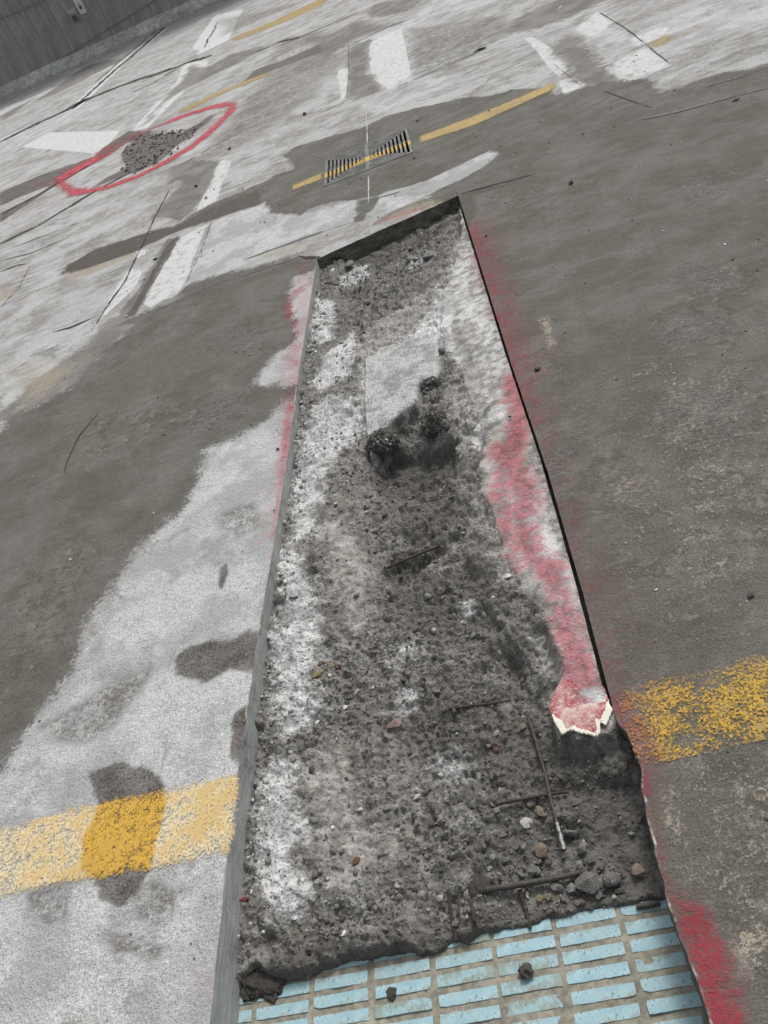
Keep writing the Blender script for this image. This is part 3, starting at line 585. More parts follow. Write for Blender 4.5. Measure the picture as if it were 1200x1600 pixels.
gy = layer(tx.ravel(), tyy.ravel(), [([(480,790),(560,760),(590,860),(580,1000),(520,1000),(500,900)], .05, -1.0), ([(450,1170),(560,1160),(580,1300),(560,1400),(470,1400),(470,1250)], .05, -.8), ([(590,1200),(640,1190),(650,1300),(600,1400),(580,1300)], .05, -.8), (LEDGE, 0.05), ([(600,480),(690,440),(720,480),(600,560),(540,560)], 0.05), ([(560,520),(600,540),(570,560),(560,700),(545,690)],.03), ([(690,590),(760,600),(760,700),(720,700)], .04), ([(820,990),(870,1000),(880,1050),(855,1080),(840,1040)], .02)], z=-.02)
grv = layer(tx.ravel(), tyy.ravel(), [(PLATEAU, 0.02), ([(700,500),(720,500),(745,580),(722,570)], 0.01), ([(745,640),(760,640),(762,695),(748,695)], .01)], z=-.018)
red = spray(tx.ravel(), tyy.ravel(), [([(745,395),(760,445)], 0.041, 0.47), ([(770,470),(775,490)], 0.034, 0.56), ([(795,590),(812,645)], 0.046, 0.81), ([(812,650),(800,700)], 0.046, 1.01), ([(800,690),(775,760),(790,830)], 0.058, 0.92), ([(780,700),(820,760),(815,840)], 0.058, 1.01), ([(815,840),(860,900)], 0.041, 0.90), ([(860,880),(895,1000)], 0.046, 0.81), ([(885,985),(915,1060)], 0.041, 0.95), ([(890,1040),(900,1100)], 0.034, 1.01), ([(870,1105),(935,1135)], 0.026, 0.84), ([(770,800),(800,880)], 0.070, 0.45)])
red *= sm(-.028, -.010, tz.ravel())
def soil_material():
    t = NT('trench_soil'); n1 = t.noise(6, 4, .6); n2 = t.noise(28, 5, .65); n3 = t.noise(110, 4, .65); n4 = t.noise(420, 3, .6)
    c = t.mix(t.ss(n2, .36, .64), (0.105, 0.100, 0.090), (0.205, 0.198, 0.182))
    c = t.mix(t.math('MULTIPLY', t.ss(n1, .45, .62), .5), c, (0.215, 0.205, 0.182))
    c = t.mix(t.math('MULTIPLY', t.ss(t.noise(11, 6, .7, dist=.6), .52, .62), .45), c, (0.26, 0.258, 0.25))
    c = t.mix(t.math('MULTIPLY', t.ss(t.noise(13, 6, .72, dist=.8), .54, .63), .5), c, (0.072, 0.068, 0.061))
    v = t.vor(95); vc = t.vor(95, out='Color')
    sep = t.N('SeparateColor'); t.put(sep.inputs[0], vc)
    peb = t.math('MULTIPLY', t.ss(v, .25, .42, 1, 0), t.ss(sep.outputs[0], .70, .74))
    pc = t.mix(sep.outputs[1], (0.10, 0.095, 0.09), (0.32, 0.29, 0.25)); pc = t.mix(t.ss(sep.outputs[2], .86, .9), pc, (0.20, 0.13, 0.085))
    c = t.mix(t.math('MULTIPLY', peb, .8), c, pc)
    pale = t.ss(t.math('ADD', n2, t.math('MULTIPLY', n3, .7)), .93, 1.10)
    c = t.mix(t.math('MULTIPLY', pale, .35), c, (0.30, 0.30, 0.30))
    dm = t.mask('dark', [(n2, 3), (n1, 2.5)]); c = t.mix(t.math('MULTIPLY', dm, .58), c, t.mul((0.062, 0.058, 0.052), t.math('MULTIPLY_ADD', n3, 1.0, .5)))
    gm = t.mask('gsurf', [(n2, 3), (n1, 2)]); c = t.mix(t.math('MULTIPLY', gm, .8), c, t.mix(t.ss(n2, .35, .65), (0.185, 0.176, 0.157), (0.355, 0.347, 0.325)))
    um = t.ss(t.math('ADD', t.attr('dust'), t.math('ADD', t.math('MULTIPLY_ADD', n2, 3.4, -1.7), t.math('MULTIPLY_ADD', n3, 1.4, -.7))), -1.3, 1.2)
    uc = t.mix(t.ss(t.math('ADD', t.math('MULTIPLY', n1, .9), t.math('ADD', n2, t.math('MULTIPLY', n3, .4))), .98, 1.30), (0.30, 0.302, 0.298), (0.53, 0.53, 0.525))
    c = t.mix(t.math('MULTIPLY', um, .92), c, uc)
    rd = t.attr('red'); rn = t.math('MULTIPLY_ADD', t.math('SUBTRACT', n2, .5), 1.3, rd); rn = t.math('MULTIPLY_ADD', t.math('SUBTRACT', n3, .5), 1.2, rn); rn = t.math('MULTIPLY_ADD', t.math('SUBTRACT', n1, .5), 0.8, rn)
    rn = t.math('MULTIPLY_ADD', t.math('SUBTRACT', n4, .5), .9, rn); fray = t.noise(16, 7, .75, vec=t.scaled((1.0, 1.6, 1), .5), dist=1.0); rn = t.math('MULTIPLY_ADD', t.math('SUBTRACT', fray, .5), 2.4, rn)
    rm = t.math('MULTIPLY', t.ss(rn, .10, .95), t.ss(rd, 0, .35))
    rc = t.mix(t.ss(t.math('ADD', n2, t.math('ADD', t.math('MULTIPLY', n3, .7), t.math('MULTIPLY', fray, .8))), 1.08, 1.42), (0.155, 0.036, 0.044), (0.335, 0.105, 0.122)); c = t.mix(t.math('MULTIPLY', rm, .85), c, rc)
    k4 = t.ss(um, 0, 1, .75, .40); k3 = t.ss(um, 0, 1, .70, .30)
    c = t.mul(c, t.math('MULTIPLY_ADD', t.math('SUBTRACT', n4, .5), k4, 1.0))
    c = t.mul(c, t.math('MULTIPLY_ADD', t.math('SUBTRACT', n3, .5), k3, 1.0))
    w = t.N('TexWave'); w.bands_direction = 'X'; w.inputs['Scale'].default_value = 55; w.inputs['Distortion'].default_value = 0.6; w.inputs['Detail'].default_value = 2; t.put(w.inputs['Vector'], t.scaled((1, 0.15, 1)))
    g = t.math('MULTIPLY', t.ss(t.attr('groove'), -.5, 1), w.outputs['Fac'])
    c = t.mul(c, t.math('MULTIPLY_ADD', g, -.30, 1.12))
    rough_k = t.ss(t.attr('gsurf'), -1, 1, 1.0, .45)
    b = t.bump(t.math('MULTIPLY', t.math('ADD', n3, t.math('MULTIPLY', n4, .4)), t.math('MULTIPLY', rough_k, t.ss(um, 0, 1, 1, .55))), .75, .006)
    b = t.bump(t.math('MULTIPLY', t.math('ADD', t.ss(v, 0, .5, 1, 0), n2), rough_k), .7, .006, b)
    b = t.bump(g, .5, .003, b)
    return t.out(c, .92, b)
M['soil'] = soil_material()
tr = mesh_obj('trench_floor', np.stack([tx.ravel(), tyy.ravel(), tz.ravel()], 1), grid_faces(*tx.shape), M['soil'], attrs=dict(dust=dust, dark=dk, gsurf=gy, groove=grv, red=red), smooth=True)
tag(tr, kind='structure')
k = yb > JOINT_END - .02
sk = np.stack([Rx[k], tyy[k, -1]], 1); z0 = tz[k, -1]
Zs = np.stack([z0, z0 * 0 - .07, z0 * 0 - 0.13]); 
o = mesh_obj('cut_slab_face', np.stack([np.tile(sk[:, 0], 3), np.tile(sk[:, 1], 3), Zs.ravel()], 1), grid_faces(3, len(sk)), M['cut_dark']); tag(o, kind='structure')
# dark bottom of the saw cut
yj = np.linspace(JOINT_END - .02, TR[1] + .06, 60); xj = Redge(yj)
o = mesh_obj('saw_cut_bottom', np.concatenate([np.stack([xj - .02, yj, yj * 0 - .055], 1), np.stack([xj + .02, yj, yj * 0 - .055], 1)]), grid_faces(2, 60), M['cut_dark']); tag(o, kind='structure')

# ------------------------------------------------------------------ blue tile bed
def tile_mat():
    t = NT('blue_tile'); oi = t.N('ObjectInfo'); n1 = t.noise(22, 4, .6); n2 = t.noise(90, 4, .65); n3 = t.noise(300, 3)
    c = t.mix(t.ss(n1, .35, .65), (0.255, 0.40, 0.45), (0.35, 0.505, 0.55))
    c = t.mix(t.math('MULTIPLY', oi.outputs['Random'], .30), c, (0.30, 0.42, 0.40))
    c = t.mix(t.math('MULTIPLY', t.ss(oi.outputs['Random'], .62, .95), t.ss(t.noise(30, 5, .7), .40, .58)), c, (0.24, 0.30, 0.275))
    spt = t.math('MULTIPLY', t.ss(t.vor(120), .14, .26, 1, 0), t.ss(n1, .46, .56)); c = t.mix(t.math('MULTIPLY', spt, .75), c, (0.075, 0.095, 0.10))
    vn = t.ss(t.math('ABSOLUTE', t.math('SUBTRACT', t.noise(34, 4, .6, dist=1.0), .5)), .0, .018, 1, 0); c = t.mix(t.math('MULTIPLY', t.math('MULTIPLY', vn, t.ss(t.noise(9, 2), .5, .6)), .6), c, (0.12, 0.16, 0.17))
    c = t.mix(t.math('MULTIPLY', t.ss(t.noise(16, 6, .72), .52, .63), .7), c, (0.26, 0.25, 0.20))
    c = t.mix(t.math('MULTIPLY', t.ss(n2, .60, .68), .7), c, (0.10, 0.14, 0.16))
    c = t.mul(c, t.math('MULTIPLY_ADD', t.math('SUBTRACT', n3, .5), .5, 1.0))
    return t.out(c, .55, t.bump(n2, .3, .002))
M['tile'] = tile_mat()
def geo_noise_mat(name, *a, **k): return simple(name, *a, **k)
M['bed'] = simple('muddy_grout', (0.27, 0.255, 0.205), .85, .5, 14, .5, .003, col2=(0.19, 0.18, 0.145))
TZ = -.118
bed = empty('tile_bed', (-.4, .4, TZ)); tag(bed, 'bed of pale blue strip tiles with muddy grout at the near end of the trench', 'tile floor')
bx, by = np.meshgrid(np.linspace(-.52, .50, 90) , np.linspace(-.27, .31, 60))
bz = -.0010 + .0035 * fbm(bx, by, 25, 4, 71) * 2
mesh_obj('grout', np.stack([bx.ravel(), by.ravel(), bz.ravel()], 1), grid_faces(*bx.shape), M['bed'], bed, smooth=True)
X_cols = [(-.955, -.838), (-.826, -.710), (-.696, -.582), (-.568, -.449), (-.437, -.321), (-.311, -.195), (-.186, -.067), (-.056, .062)]
tile_meshes = []
for k in range(14):
    r = random.Random(k); bm = bmesh.new(); n = 12
    top = []; w_, h_ = .1175, .0222
    loop = []
    for i in range(n + 1): loop.append((-w_ / 2 + w_ * i / n, -h_ / 2 + r.uniform(-.0005, .0005)))
    loop.append((w_ / 2 + r.uniform(-.0006, .0006), 0))
    for i in range(n, -1, -1): loop.append((-w_ / 2 + w_ * i / n, h_ / 2 + r.uniform(-.0005, .0005)))
    loop.append((-w_ / 2 + r.uniform(-.001, .001), 0))
    if r.random() < .5:   # a chipped corner
        q = r.choice([0, n, n + 2, 2 * n + 2]); loop[q] = (loop[q][0] * (1 - r.uniform(.01, .03)), loop[q][1] * r.uniform(.6, .9))
    T_ = [bm.verts.new((x * .992, y * .965, .0013)) for x, y in loop]
    B_ = [bm.verts.new((x, y, -.006)) for x, y in loop]
    bm.faces.new(T_)
    for i in range(len(loop)):
        j = (i + 1) % len(loop); bm.faces.new((B_[i], B_[j], T_[j], T_[i]))
    bmesh.ops.recalc_face_normals(bm, faces=bm.faces[:])
    me = bpy.data.meshes.new('tile'); bm.to_mesh(me); bm.free(); me.materials.append(M['tile']); tile_meshes.append(me)
yrow = .6935 - .0098
rows = [yrow - .0337 * k for k in range(0, 17)]
for ci, (a, b) in enumerate(X_cols):
    for ri, yy_ in enumerate(rows):
        if yy_ > .71 or yy_ < .16: continue
        if yy_ > .66 and ci < 6: continue
        o = bpy.data.objects.new('tile', random.choice(tile_meshes)); C.objects.link(o); o.parent = bed
        o.location = ((a + b) / 2 + .4 + random.uniform(-.0012, .0012), yy_ - .4 + random.uniform(-.001, .001), random.uniform(-.001, .0008))
        o.rotation_euler = (random.uniform(-.01, .01), random.uniform(-.006, .006), random.uniform(-.008, .008) + (math.pi if random.random() < .5 else 0))

# ------------------------------------------------------------------ painted lines
def paint_mat(name, bright, pale, dry_amt, alpha_lo=-.25, alpha_hi=.15, chip=1.0, film=.35, big=1.6):
    t = NT(name); n1 = t.noise(7, 4, .6); n2 = t.noise(34, 5, .68); n3 = t.noise(190, 4, .68); n4 = t.noise(420, 3, .6)
    v = t.attr('wear')
    for n, kk_ in ((n1, big), (n2, 2.6), (n3, 4.4 * chip)): v = t.math('MULTIPLY_ADD', t.math('SUBTRACT', n, .5), kk_, v)
    al = t.ss(v, alpha_lo, alpha_hi)
    dry = t.mix(t.math('MULTIPLY', t.ss(t.math('ADD', n2, n1), .85, 1.2), .6), pale, bright)
    d = t.mask('damp', [(n2, 1.2), (n3, 1.5)])
    c = t.mix(t.math('MAXIMUM', d, 1 - dry_amt), dry, bright)
    rd = t.math('MULTIPLY_ADD', t.math('SUBTRACT', n2, .5), .8, t.attr('red'))
    c = t.mix(t.math('MULTIPLY', t.ss(rd, .05, .7), .85), c, (0.34, 0.10, 0.06))
    c = t.mix(t.math('MULTIPLY', t.ss(t.math('ADD', n1, n2), 1.0, 1.18), film), c, (0.24, 0.20, 0.13))
    c = t.mul(c, t.math('MULTIPLY_ADD', t.math('SUBTRACT', n4, .5), 1.0, 1.0))
    return t.out(c, .75, t.bump(t.math('ADD', n3, t.math('MULTIPLY', al, .5)), .4, .0015), t.math('MULTIPLY', al, .92))
def decal(name, px, mat, label, cat, step, z=.003, edge_soft=.012, base=.8, group=None, wear_fn=None, zone=0):
    P = P2(px); x0, y0 = P.min(0); x1, y1 = P.max(0)
    xs = np.arange(x0, x1 + step, step); ys = np.arange(y0, y1 + step * 1.5, step * 1.5); X, Y = np.meshgrid(xs, ys)
    sd = poly_sd(X.ravel(), Y.ravel(), P); wv = np.minimum(np.clip(sd / edge_soft, -1.5, 1.0), 1) * base
    wv = np.where(sd < 0, np.clip(sd / edge_soft, -2.5, 0), wv)
    if wear_fn: wv = wv + wear_fn(X.ravel(), Y.ravel())
    F = grid_faces(*X.shape); keep = (sd[F] > -step * 1.5).any(1)
    F = F[keep]; use = np.unique(F); mp = np.full(X.size, -1); mp[use] = np.arange(len(use))
    V = np.stack([X.ravel()[use], Y.ravel()[use], np.full(len(use), z)], 1)
    dm = layer(X.ravel()[use], Y.ravel()[use], DAMP) if zone == 0 else np.full(len(use), -3.)
    o = mesh_obj(name, V, mp[F], mat, attrs=dict(wear=wv[use], damp=dm, red=spray(V[:, 0], V[:, 1], RED_DECK)), smooth=True)
    return tag(o, label, cat, group)
M['y_near'] = paint_mat('faded_yellow_paint', (0.60, 0.36, 0.055), (0.70, 0.60, 0.40), 1.0, -.65, .60, .95, .15)
M['y_worn'] = paint_mat('worn_yellow_paint', (0.56, 0.345, 0.045), (0.54, 0.33, 0.05), 1.0, -.40, .75, 1.15, .55, 3.4)
M['y_far'] = paint_mat('old_yellow_paint', (0.40, 0.27, 0.07), (0.46, 0.34, 0.14), 1.0, -.5, .9, 1.2, .7)
G = 'yellow bay lines painted across the deck'
decal('painted_line', [(-420,1424),(0,1298),(140,1260),(260,1236),(371,1213),(366,1290),(358,1330),(300,1342),(230,1358),(100,1378),(0,1400),(-420,1512)], M['y_near'], 'pale yellow painted line with one dark wet patch, left of the trench', 'painted line', .012, base=.30, group=G)
rsd = P2([(1100,1050),(1160,1040),(1200,1060),(1200,1100),(1120,1100)])
decal('painted_line', [(966,1096),(990,1080),(1060,1062),(1180,1042),(1900,922),(1900,990),(1200,1152),(1100,1178),(1010,1196),(1000,1190),(985,1160)], M['y_worn'], 'worn deep yellow painted line right of the trench, red drift on its end', 'painted line', .012, base=.22, group=G, edge_soft=.035,
      wear_fn=lambda x, y: -.15 * np.exp(-((x - .06) / .05) ** 2))
decal('painted_line', [(654,214),(740,182),(866,129),(868,139),(740,197),(656,224)], M['y_far'], 'yellow painted line running right from the drain grate', 'painted line', .03, base=.9, group=G, edge_soft=.02)
decal('painted_line', [(456,291),(503,270),(504,280),(458,298)], M['y_far'], 'short yellow painted line running left from the drain grate', 'painted line', .02, base=.9, group=G, edge_soft=.015)
decal('painted_line', [(278,174),(330,148),(400,120),(424,112),(420,118),(350,146),(285,177)], M['y_far'], 'thin faded yellow line beyond the red sprayed loop', 'painted line', .06, base=.62, group=G, edge_soft=.05)
decal('painted_line', [(362,60),(420,36),(505,-4),(510,4),(450,33),(368,64)], M['y_far'], 'farthest yellow line, at the top near the wall', 'painted line', .10, base=.7, group=G, edge_soft=.08)
decal('painted_line', [(1012,72),(1040,54),(1050,58),(1030,74)], M['y_far'], 'small scrap of yellow paint among white patches at upper right', 'painted line', .03, base=.7, group=G, edge_soft=.05)

# ------------------------------------------------------------------ sprayed loop
def ring_px(pts):
    a = []; b = []
    n = len(pts)
    for i, (x, y, w) in enumerate(pts):
        p, q = pts[max(i - 1, 0)], pts[min(i + 1, n - 1)]; dx, dy = q[0] - p[0], q[1] - p[1]; l = math.hypot(dx, dy)
        nx, ny = -dy / l, dx / l; a.append((x + nx * w, y + ny * w)); b.append((x - nx * w, y - ny * w))
    return a + b[::-1]
def spray_mat(name, col, col2, k=1.0):
    t = NT(name); n1 = t.noise(1.6, 4, .6); n2 = t.noise(9, 5, .65); n3 = t.noise(60, 4, .6)
    v = t.attr('wear')
    for n, q in ((n1, 2.6), (n2, 3.6), (n3, 3.4)): v = t.math('MULTIPLY_ADD', t.math('SUBTRACT', n, .5), q * k, v)
    return t.out(t.mix(t.ss(n2, .4, .65), col, col2), .7, None, t.ss(v, -.9, .75, 0, .95))
M['spray'] = spray_mat('red_spray', (0.40, 0.04, 0.06), (0.46, 0.10, 0.12))
loop = [(88,283,4),(112,270,4),(133,258,3.5),(153,249,4.2),(172,240,2.2),(193,226,1.6),(213,213,1.8),(240,200,2.0),(265,190,2.6),(293,179,2.0),(333,167,2.3),(352,164,3.6),(363,165,4),(360,174,4),(350,185,3.4),(327,207,3.2),(300,230,2.8),(260,253,2.6),(213,277,2.2),(167,293,2.2),(135,300,2.6),(115,300,5),(104,294,6),(95,286,5)]
rp = P2([(a, b) for a, b, w in loop])
P = ring_px(loop)
V0 = P2(P); x0, y0 = V0.min(0) - .3; x1, y1 = V0.max(0) + .3
X, Y = np.meshgrid(np.arange(x0, x1, .03), np.arange(y0, y1, .035))
sd = poly_sd(X.ravel(), Y.ravel(), V0); wv = np.clip(sd / .06, -2.6, .8) - .9 * spray(X.ravel(), Y.ravel(), [([(168,242),(193,226),(213,213),(240,200)], .35, 1.0)]) + .0
hz = spray(X.ravel(), Y.ravel(), [([(60,288),(110,268),(190,222),(215,212)], .42, 1.0)]); wv = np.maximum(wv, -1.45 + 1.0 * hz)
F = grid_faces(*X.shape); F = F[(wv[F] > -1.6).any(1)]; use = np.unique(F); mp = np.full(X.size, -1); mp[use] = np.arange(len(use))
o = mesh_obj('sprayed_loop', np.stack([X.ravel()[use], Y.ravel()[use], np.full(len(use), .004)], 1), mp[F], M['spray'], attrs=dict(wear=wv[use]), smooth=True)
tag(o, 'long red spray painted loop round a dark broken patch on the far deck', 'paint mark')

# ------------------------------------------------------------------ joints and cracks on the deck
def ribbon(name, px, width, mat, z=.0025, wob=.0, seed=0, sub=.05):
    """width in photo pixels at each traced point, turned into metres there"""
    P = P2(px); ws = []
    for i, p in enumerate(px):
        a, b = px[max(i - 1, 0)], px[min(i + 1, len(px) - 1)]; dx, dy = b[0] - a[0], b[1] - a[1]; l = math.hypot(dx, dy); nx, ny = -dy / l * width / 2, dx / l * width / 2
        ws.append(np.hypot(*(at(p[0] + nx, p[1] + ny) - at(p[0] - nx, p[1] - ny))[:2]) * min(1, abs(np.cross((P2([b])[0] - P2([a])[0]) / np.linalg.norm(P2([b])[0] - P2([a])[0]), (lambda q: q / np.linalg.norm(q))((at(p[0] + nx, p[1] + ny) - at(p[0] - nx, p[1] - ny))[:2])))))
    pts = []; wl = []
    for i, (a, b) in enumerate(zip(P[:-1], P[1:])):
        n = max(2, int(np.hypot(*(b - a)) / sub)); pts += [a + (b - a) * q / n for q in range(n)]; wl += [ws[i] + (ws[i + 1] - ws[i]) * q / n for q in range(n)]
    pts.append(P[-1]); wl.append(ws[-1]); pts = np.array(pts); wl = np.array(wl); n = len(pts)
    tg = np.gradient(pts, axis=0); tg /= np.linalg.norm(tg, axis=1)[:, None] + 1e-9; nr = np.stack([-tg[:, 1], tg[:, 0]], 1)
    s = np.arange(n) * sub
    pts = pts + nr * (1.4 * wob * 2 * fbm(s, s * 0 + seed, 2.5, 5, seed))[:, None]
    w = wl * (0.55 + .9 * np.abs(fbm(s, s * 0 + 5, 7, 4, seed + 3)) * 2) * np.minimum(1, .2 + np.minimum(np.arange(n), n - 1 - np.arange(n)) / 3.)
    V = np.concatenate([np.c_[pts + nr * w[:, None] / 2, np.full(n, z)], np.c_[pts - nr * w[:, None] / 2, np.full(n, z)]])
    o = mesh_obj(name, V, grid_faces(2, n), mat); return tag(o, kind='structure')
def crack_mat(name, col, lo, hi):
    t = NT(name); n1 = t.noise(4, 4, .7); n2 = t.noise(40, 4, .7)
    return t.out(col, .95, None, t.ss(t.math('ADD', t.math('MULTIPLY', n1, .8), t.math('MULTIPLY', n2, .4)), lo, hi))
M['crack'] = crack_mat('crack_dirt', (0.05, 0.046, 0.04), .47, .60); M['crack2'] = crack_mat('joint_dirt', (0.15, 0.143, 0.132), .50, .64)
M['seal'] = simple('pale_joint_sealant', (0.42, 0.41, 0.39), .8, .3, 20)
for px, w, m, wob in [
  ([(0,382),(60,352),(110,322),(150,298),(200,272)], 3.2, 'crack', .03), ([(0,336),(60,304),(110,275),(160,247)], 3.0, 'crack', .03),
  ([(0,222),(60,192),(110,170),(125,160),(200,130),(270,107),(300,95),(330,88)], 3.6, 'crack', .06), ([(257,43),(215,80),(170,118),(130,155),(112,172)], 3.2, 'crack', .04),
  ([(247,45),(200,85),(150,128)], 2.0, 'crack2', .04),
  ([(265,297),(250,325),(232,362),(218,392),(196,440),(170,475),(143,518)], 2.4, 'crack', .006), ([(343,313),(315,390),(290,445)], 2.0, 'crack2', .004),
  ([(545,68),(545,110),(543,155),(535,162),(500,177)], 2.0, 'crack2', .008),
  ([(935,17),(990,55),(1047,102)], 2.4, 'crack', .008), ([(945,142),(980,155),(1018,168)], 2.4, 'crack', .008), ([(865,100),(905,133)], 2.0, 'crack2', .004),
  ([(1000,187),(1050,176),(1120,158),(1200,138)], 4.5, 'crack2', .02), ([(1090,140),(1150,122),(1220,100)], 2.0, 'crack2', .02),
  ([(430,75),(500,45),(560,20)], 2.0, 'crack2', .03), ([(400,82),(440,65),(470,58)], 2.4, 'crack', .03), ([(540,75),(600,45),(655,25)], 2.0, 'crack2', .02), ([(620,137),(700,102),(760,76),(800,62)], 2.0, 'crack2', .015),
  ([(75,345),(30,365),(-10,385)], 2.0, 'crack2', .01), ([(110,370),(50,395),(0,408)], 2.0, 'crack2', .012), ([(0,425),(30,414),(42,412)], 2.4, 'crack', .01), ([(48,415),(30,450),(0,480)], 2.0, 'crack2', .01),
  ([(0,395),(60,372),(130,345)], 2.0, 'crack2', .01), ([(150,495),(110,512),(80,520)], 2.4, 'crack', .006), ([(110,530),(60,555),(20,580)], 2.0, 'crack2', .008), ([(480,398),(400,424),(330,447),(260,478),(200,500)], 2.0, 'crack2', .004),
  ([(716,304),(760,292),(838,272)], 2.2, 'crack', .004), ([(716,306),(711,298)], 3, 'crack', .001), ([(500,402),(483,403),(466,400)], 8, 'crack', .006),
  ([(560,345),(480,370),(380,407)], 2.0, 'crack2', .004), ([(1015,0),(1060,-15)], 2.0, 'crack2', .0), ([(340,35),(330,55),(318,75)], 2.4, 'crack', .05), ([(155,645),(125,680),(105,720),(100,740)], 2.4, 'crack', .008), ([(760,100),(720,120)], 2.0, 'crack2', .01),
  ([(590,310),(625,300)], 2.4, 'crack', .002), ([(280,105),(240,130),(200,148)], 2.0, 'crack2', .02), ([(370,210),(340,225),(280,260)], 2.0, 'crack2', .02)]:
    ribbon('crack' if m == 'crack' else 'deck_joint', px, w, M[m], wob=wob, seed=int(px[0][0]) + 7)
ribbon('joint_sealant', [(571,160),(574,205)], 2.2, M['seal']); ribbon('joint_sealant', [(576,275),(576,318)], 2.2, M['seal']); ribbon('joint_sealant', [(573.4,205),(574.3,225)], 2.2, M['seal'])

M['lip'] = crack_mat('pale_broken_lip', (0.46, 0.43, 0.37), .58, .70)
kk = (ynr < JOINT_END - .04) & (ynr > .3); e_ = np.stack([xr[:, 0][kk] + .003, yr[:, 0][kk]], 1); n_ = len(e_)
tag(mesh_obj('chipped_slab_lip', np.concatenate([np.c_[e_ - [.0038, 0], np.full(n_, .0016)], np.c_[e_ + [.0008, 0], np.full(n_, .0022)]]), grid_faces(2, n_), M['lip']), kind='structure')
kk = (yn > .3); e_ = np.stack([xl[:, -1][kk] - .002, yl[:, -1][kk]], 1); n_ = len(e_)
tag(mesh_obj('chipped_slab_lip', np.concatenate([np.c_[e_ - [.0006, 0], np.full(n_, .0022)], np.c_[e_ + [.0025, 0], np.full(n_, .0016)]]), grid_faces(2, n_), M['lip']), kind='structure')

# ------------------------------------------------------------------ drain grate
def grate_mat():
    t = NT('grate_iron'); n1 = t.noise(10, 4, .6); n2 = t.noise(80, 4, .6)
    c = t.mix(t.ss(n1, .4, .65), (0.115, 0.115, 0.11), (0.20, 0.20, 0.195))
    g = t.N('NewGeometry'); sp = t.N('SeparateXYZ'); t.put(sp.inputs[0], g.outputs['Position'])
    d = t.math('ABSOLUTE', t.math('SUBTRACT', sp.outputs[1], 5.985)); y = t.math('MULTIPLY', t.ss(t.math('MULTIPLY_ADD', t.math('SUBTRACT', n2, .5), .06, d), .050, .064, 1, 0), t.ss(n2, .36, .44))
    c = t.mix(t.math('MULTIPLY', y, .9), c, (0.55, 0.37, 0.09))
    return t.out(c, .6, t.bump(n2, .3, .002))
M['grate'] = grate_mat(); M['pit'] = simple('drain_pit', (0.02, 0.02, 0.018), .95, .3, 12)
GC = ((GX0 + GX1) / 2, (GY0 + GY1) / 2); gw, gh = (GX1 - GX0), (GY1 - GY0)
gr = empty('drain_grate', (GC[0], GC[1], 0)); tag(gr, 'square iron drain grate with slots in four triangles and a yellow line painted over it', 'drain grate')
hw, hh = gw / 2 - .002, gh / 2 - .002; ft = .022
def gbox(name, cx, cy, sx, sy, top=.004, th=.03, bev=.002): return bm_obj(name, box_data(cx, cy, top - th / 2, sx, sy, th, bev), M['grate'], gr)
gbox('frame', -hw + ft / 2, 0, ft, 2 * hh, .005); gbox('frame', hw - ft / 2, 0, ft, 2 * hh, .005)
gbox('frame', 0, -hh + ft / 2, 2 * hw - 2 * ft, ft, .0046); gbox('frame', 0, hh - ft / 2, 2 * hw - 2 * ft, ft, .0046)
gbox('center_bar', 0, 0, .030, 2 * hh - 2 * ft, .0042)
ix, iy = hw - ft, hh - ft
for sgn in (-1, 1):
    gbox('cross_bar', sgn * (ix + .017) / 2, 0, ix - .017, .016, .0036)
    bm = bmesh.new()
    # diagonal ribs from centre to the corners
    for sy in (-1, 1):
        a = Vector((sgn * .013, sy * .013, 0)); b = Vector((sgn * ix, sy * iy, 0)); dv = (b - a); L_ = dv.length; ang = math.atan2(dv.y, dv.x)
        o = bm_obj('diagonal_rib', box_data(0, 0, -.012, L_, .014, .030), M['grate'], gr); o.location = ((a + b) / 2); o.rotation_euler = (0, 0, ang); 
    bm.free()
    n = 10; pitch = ix / n
    for i in range(1, n):               # bars running along Y in the side triangles
        x = i * pitch + .006; y = x * iy / ix - .004
        if y < .02: continue
        for sy in (-1, 1): gbox('bar', sgn * x, sy * (y + .008) / 2, pitch * .46, y - .008, .0030, .026, 0)
n = 11; pitch = iy / n
for sy in (-1, 1):
    for i in range(1, n):               # bars running along X in the front and back triangles
        y = i * pitch + .008; x = y * ix / iy - .004
        if x < .03: continue
        for sgn in (-1, 1): gbox('bar', sgn * (x + .015) / 2, sy * y, x - .015, pitch * .62, .0030, .026, 0)
bm = box_data(GC[0], GC[1], -.25, gw, gh, .5); top = [f for f in bm.faces if f.normal.z > .9]; bmesh.ops.delete(bm, geom=top, context='FACES'); bmesh.ops.reverse_faces(bm, faces=bm.faces[:])
tag(bm_obj('drain_pit', bm, M['pit']), kind='structure')

# ------------------------------------------------------------------ far wall
def wall_mat():
    t = NT('wall_concrete'); oi = t.N('ObjectInfo'); n1 = t.noise(.6, 4, .6); n2 = t.noise(5, 5, .6); n3 = t.noise(2.2, 4, .6, vec=t.scaled((3, 3, .25)))
    c = t.mix(t.ss(n1, .35, .65), (0.265, 0.272, 0.252), (0.315, 0.318, 0.295))
    c = t.mul(c, t.math('MULTIPLY_ADD', oi.outputs['Random'], .08, .96)); c = t.mul(c, t.math('MULTIPLY_ADD', t.math('SUBTRACT', n3, .5), .9, 1.0)); c = t.mul(c, t.math('MULTIPLY_ADD', t.math('SUBTRACT', n2, .5), .5, 1.0))
    return t.out(c, .9, t.bump(n2, .3, .01))
M['wall'] = wall_mat(); M['wall_dark'] = simple('wall_joint', (0.22, 0.22, 0.205), .95, .3, 5)
A = at(17, 149); B = at(340, 3.5)
wd = Vector((B - A)[:2]).normalized(); wlen = Vector((B - A)[:2]).length; wang = math.atan2(wd.y, wd.x)
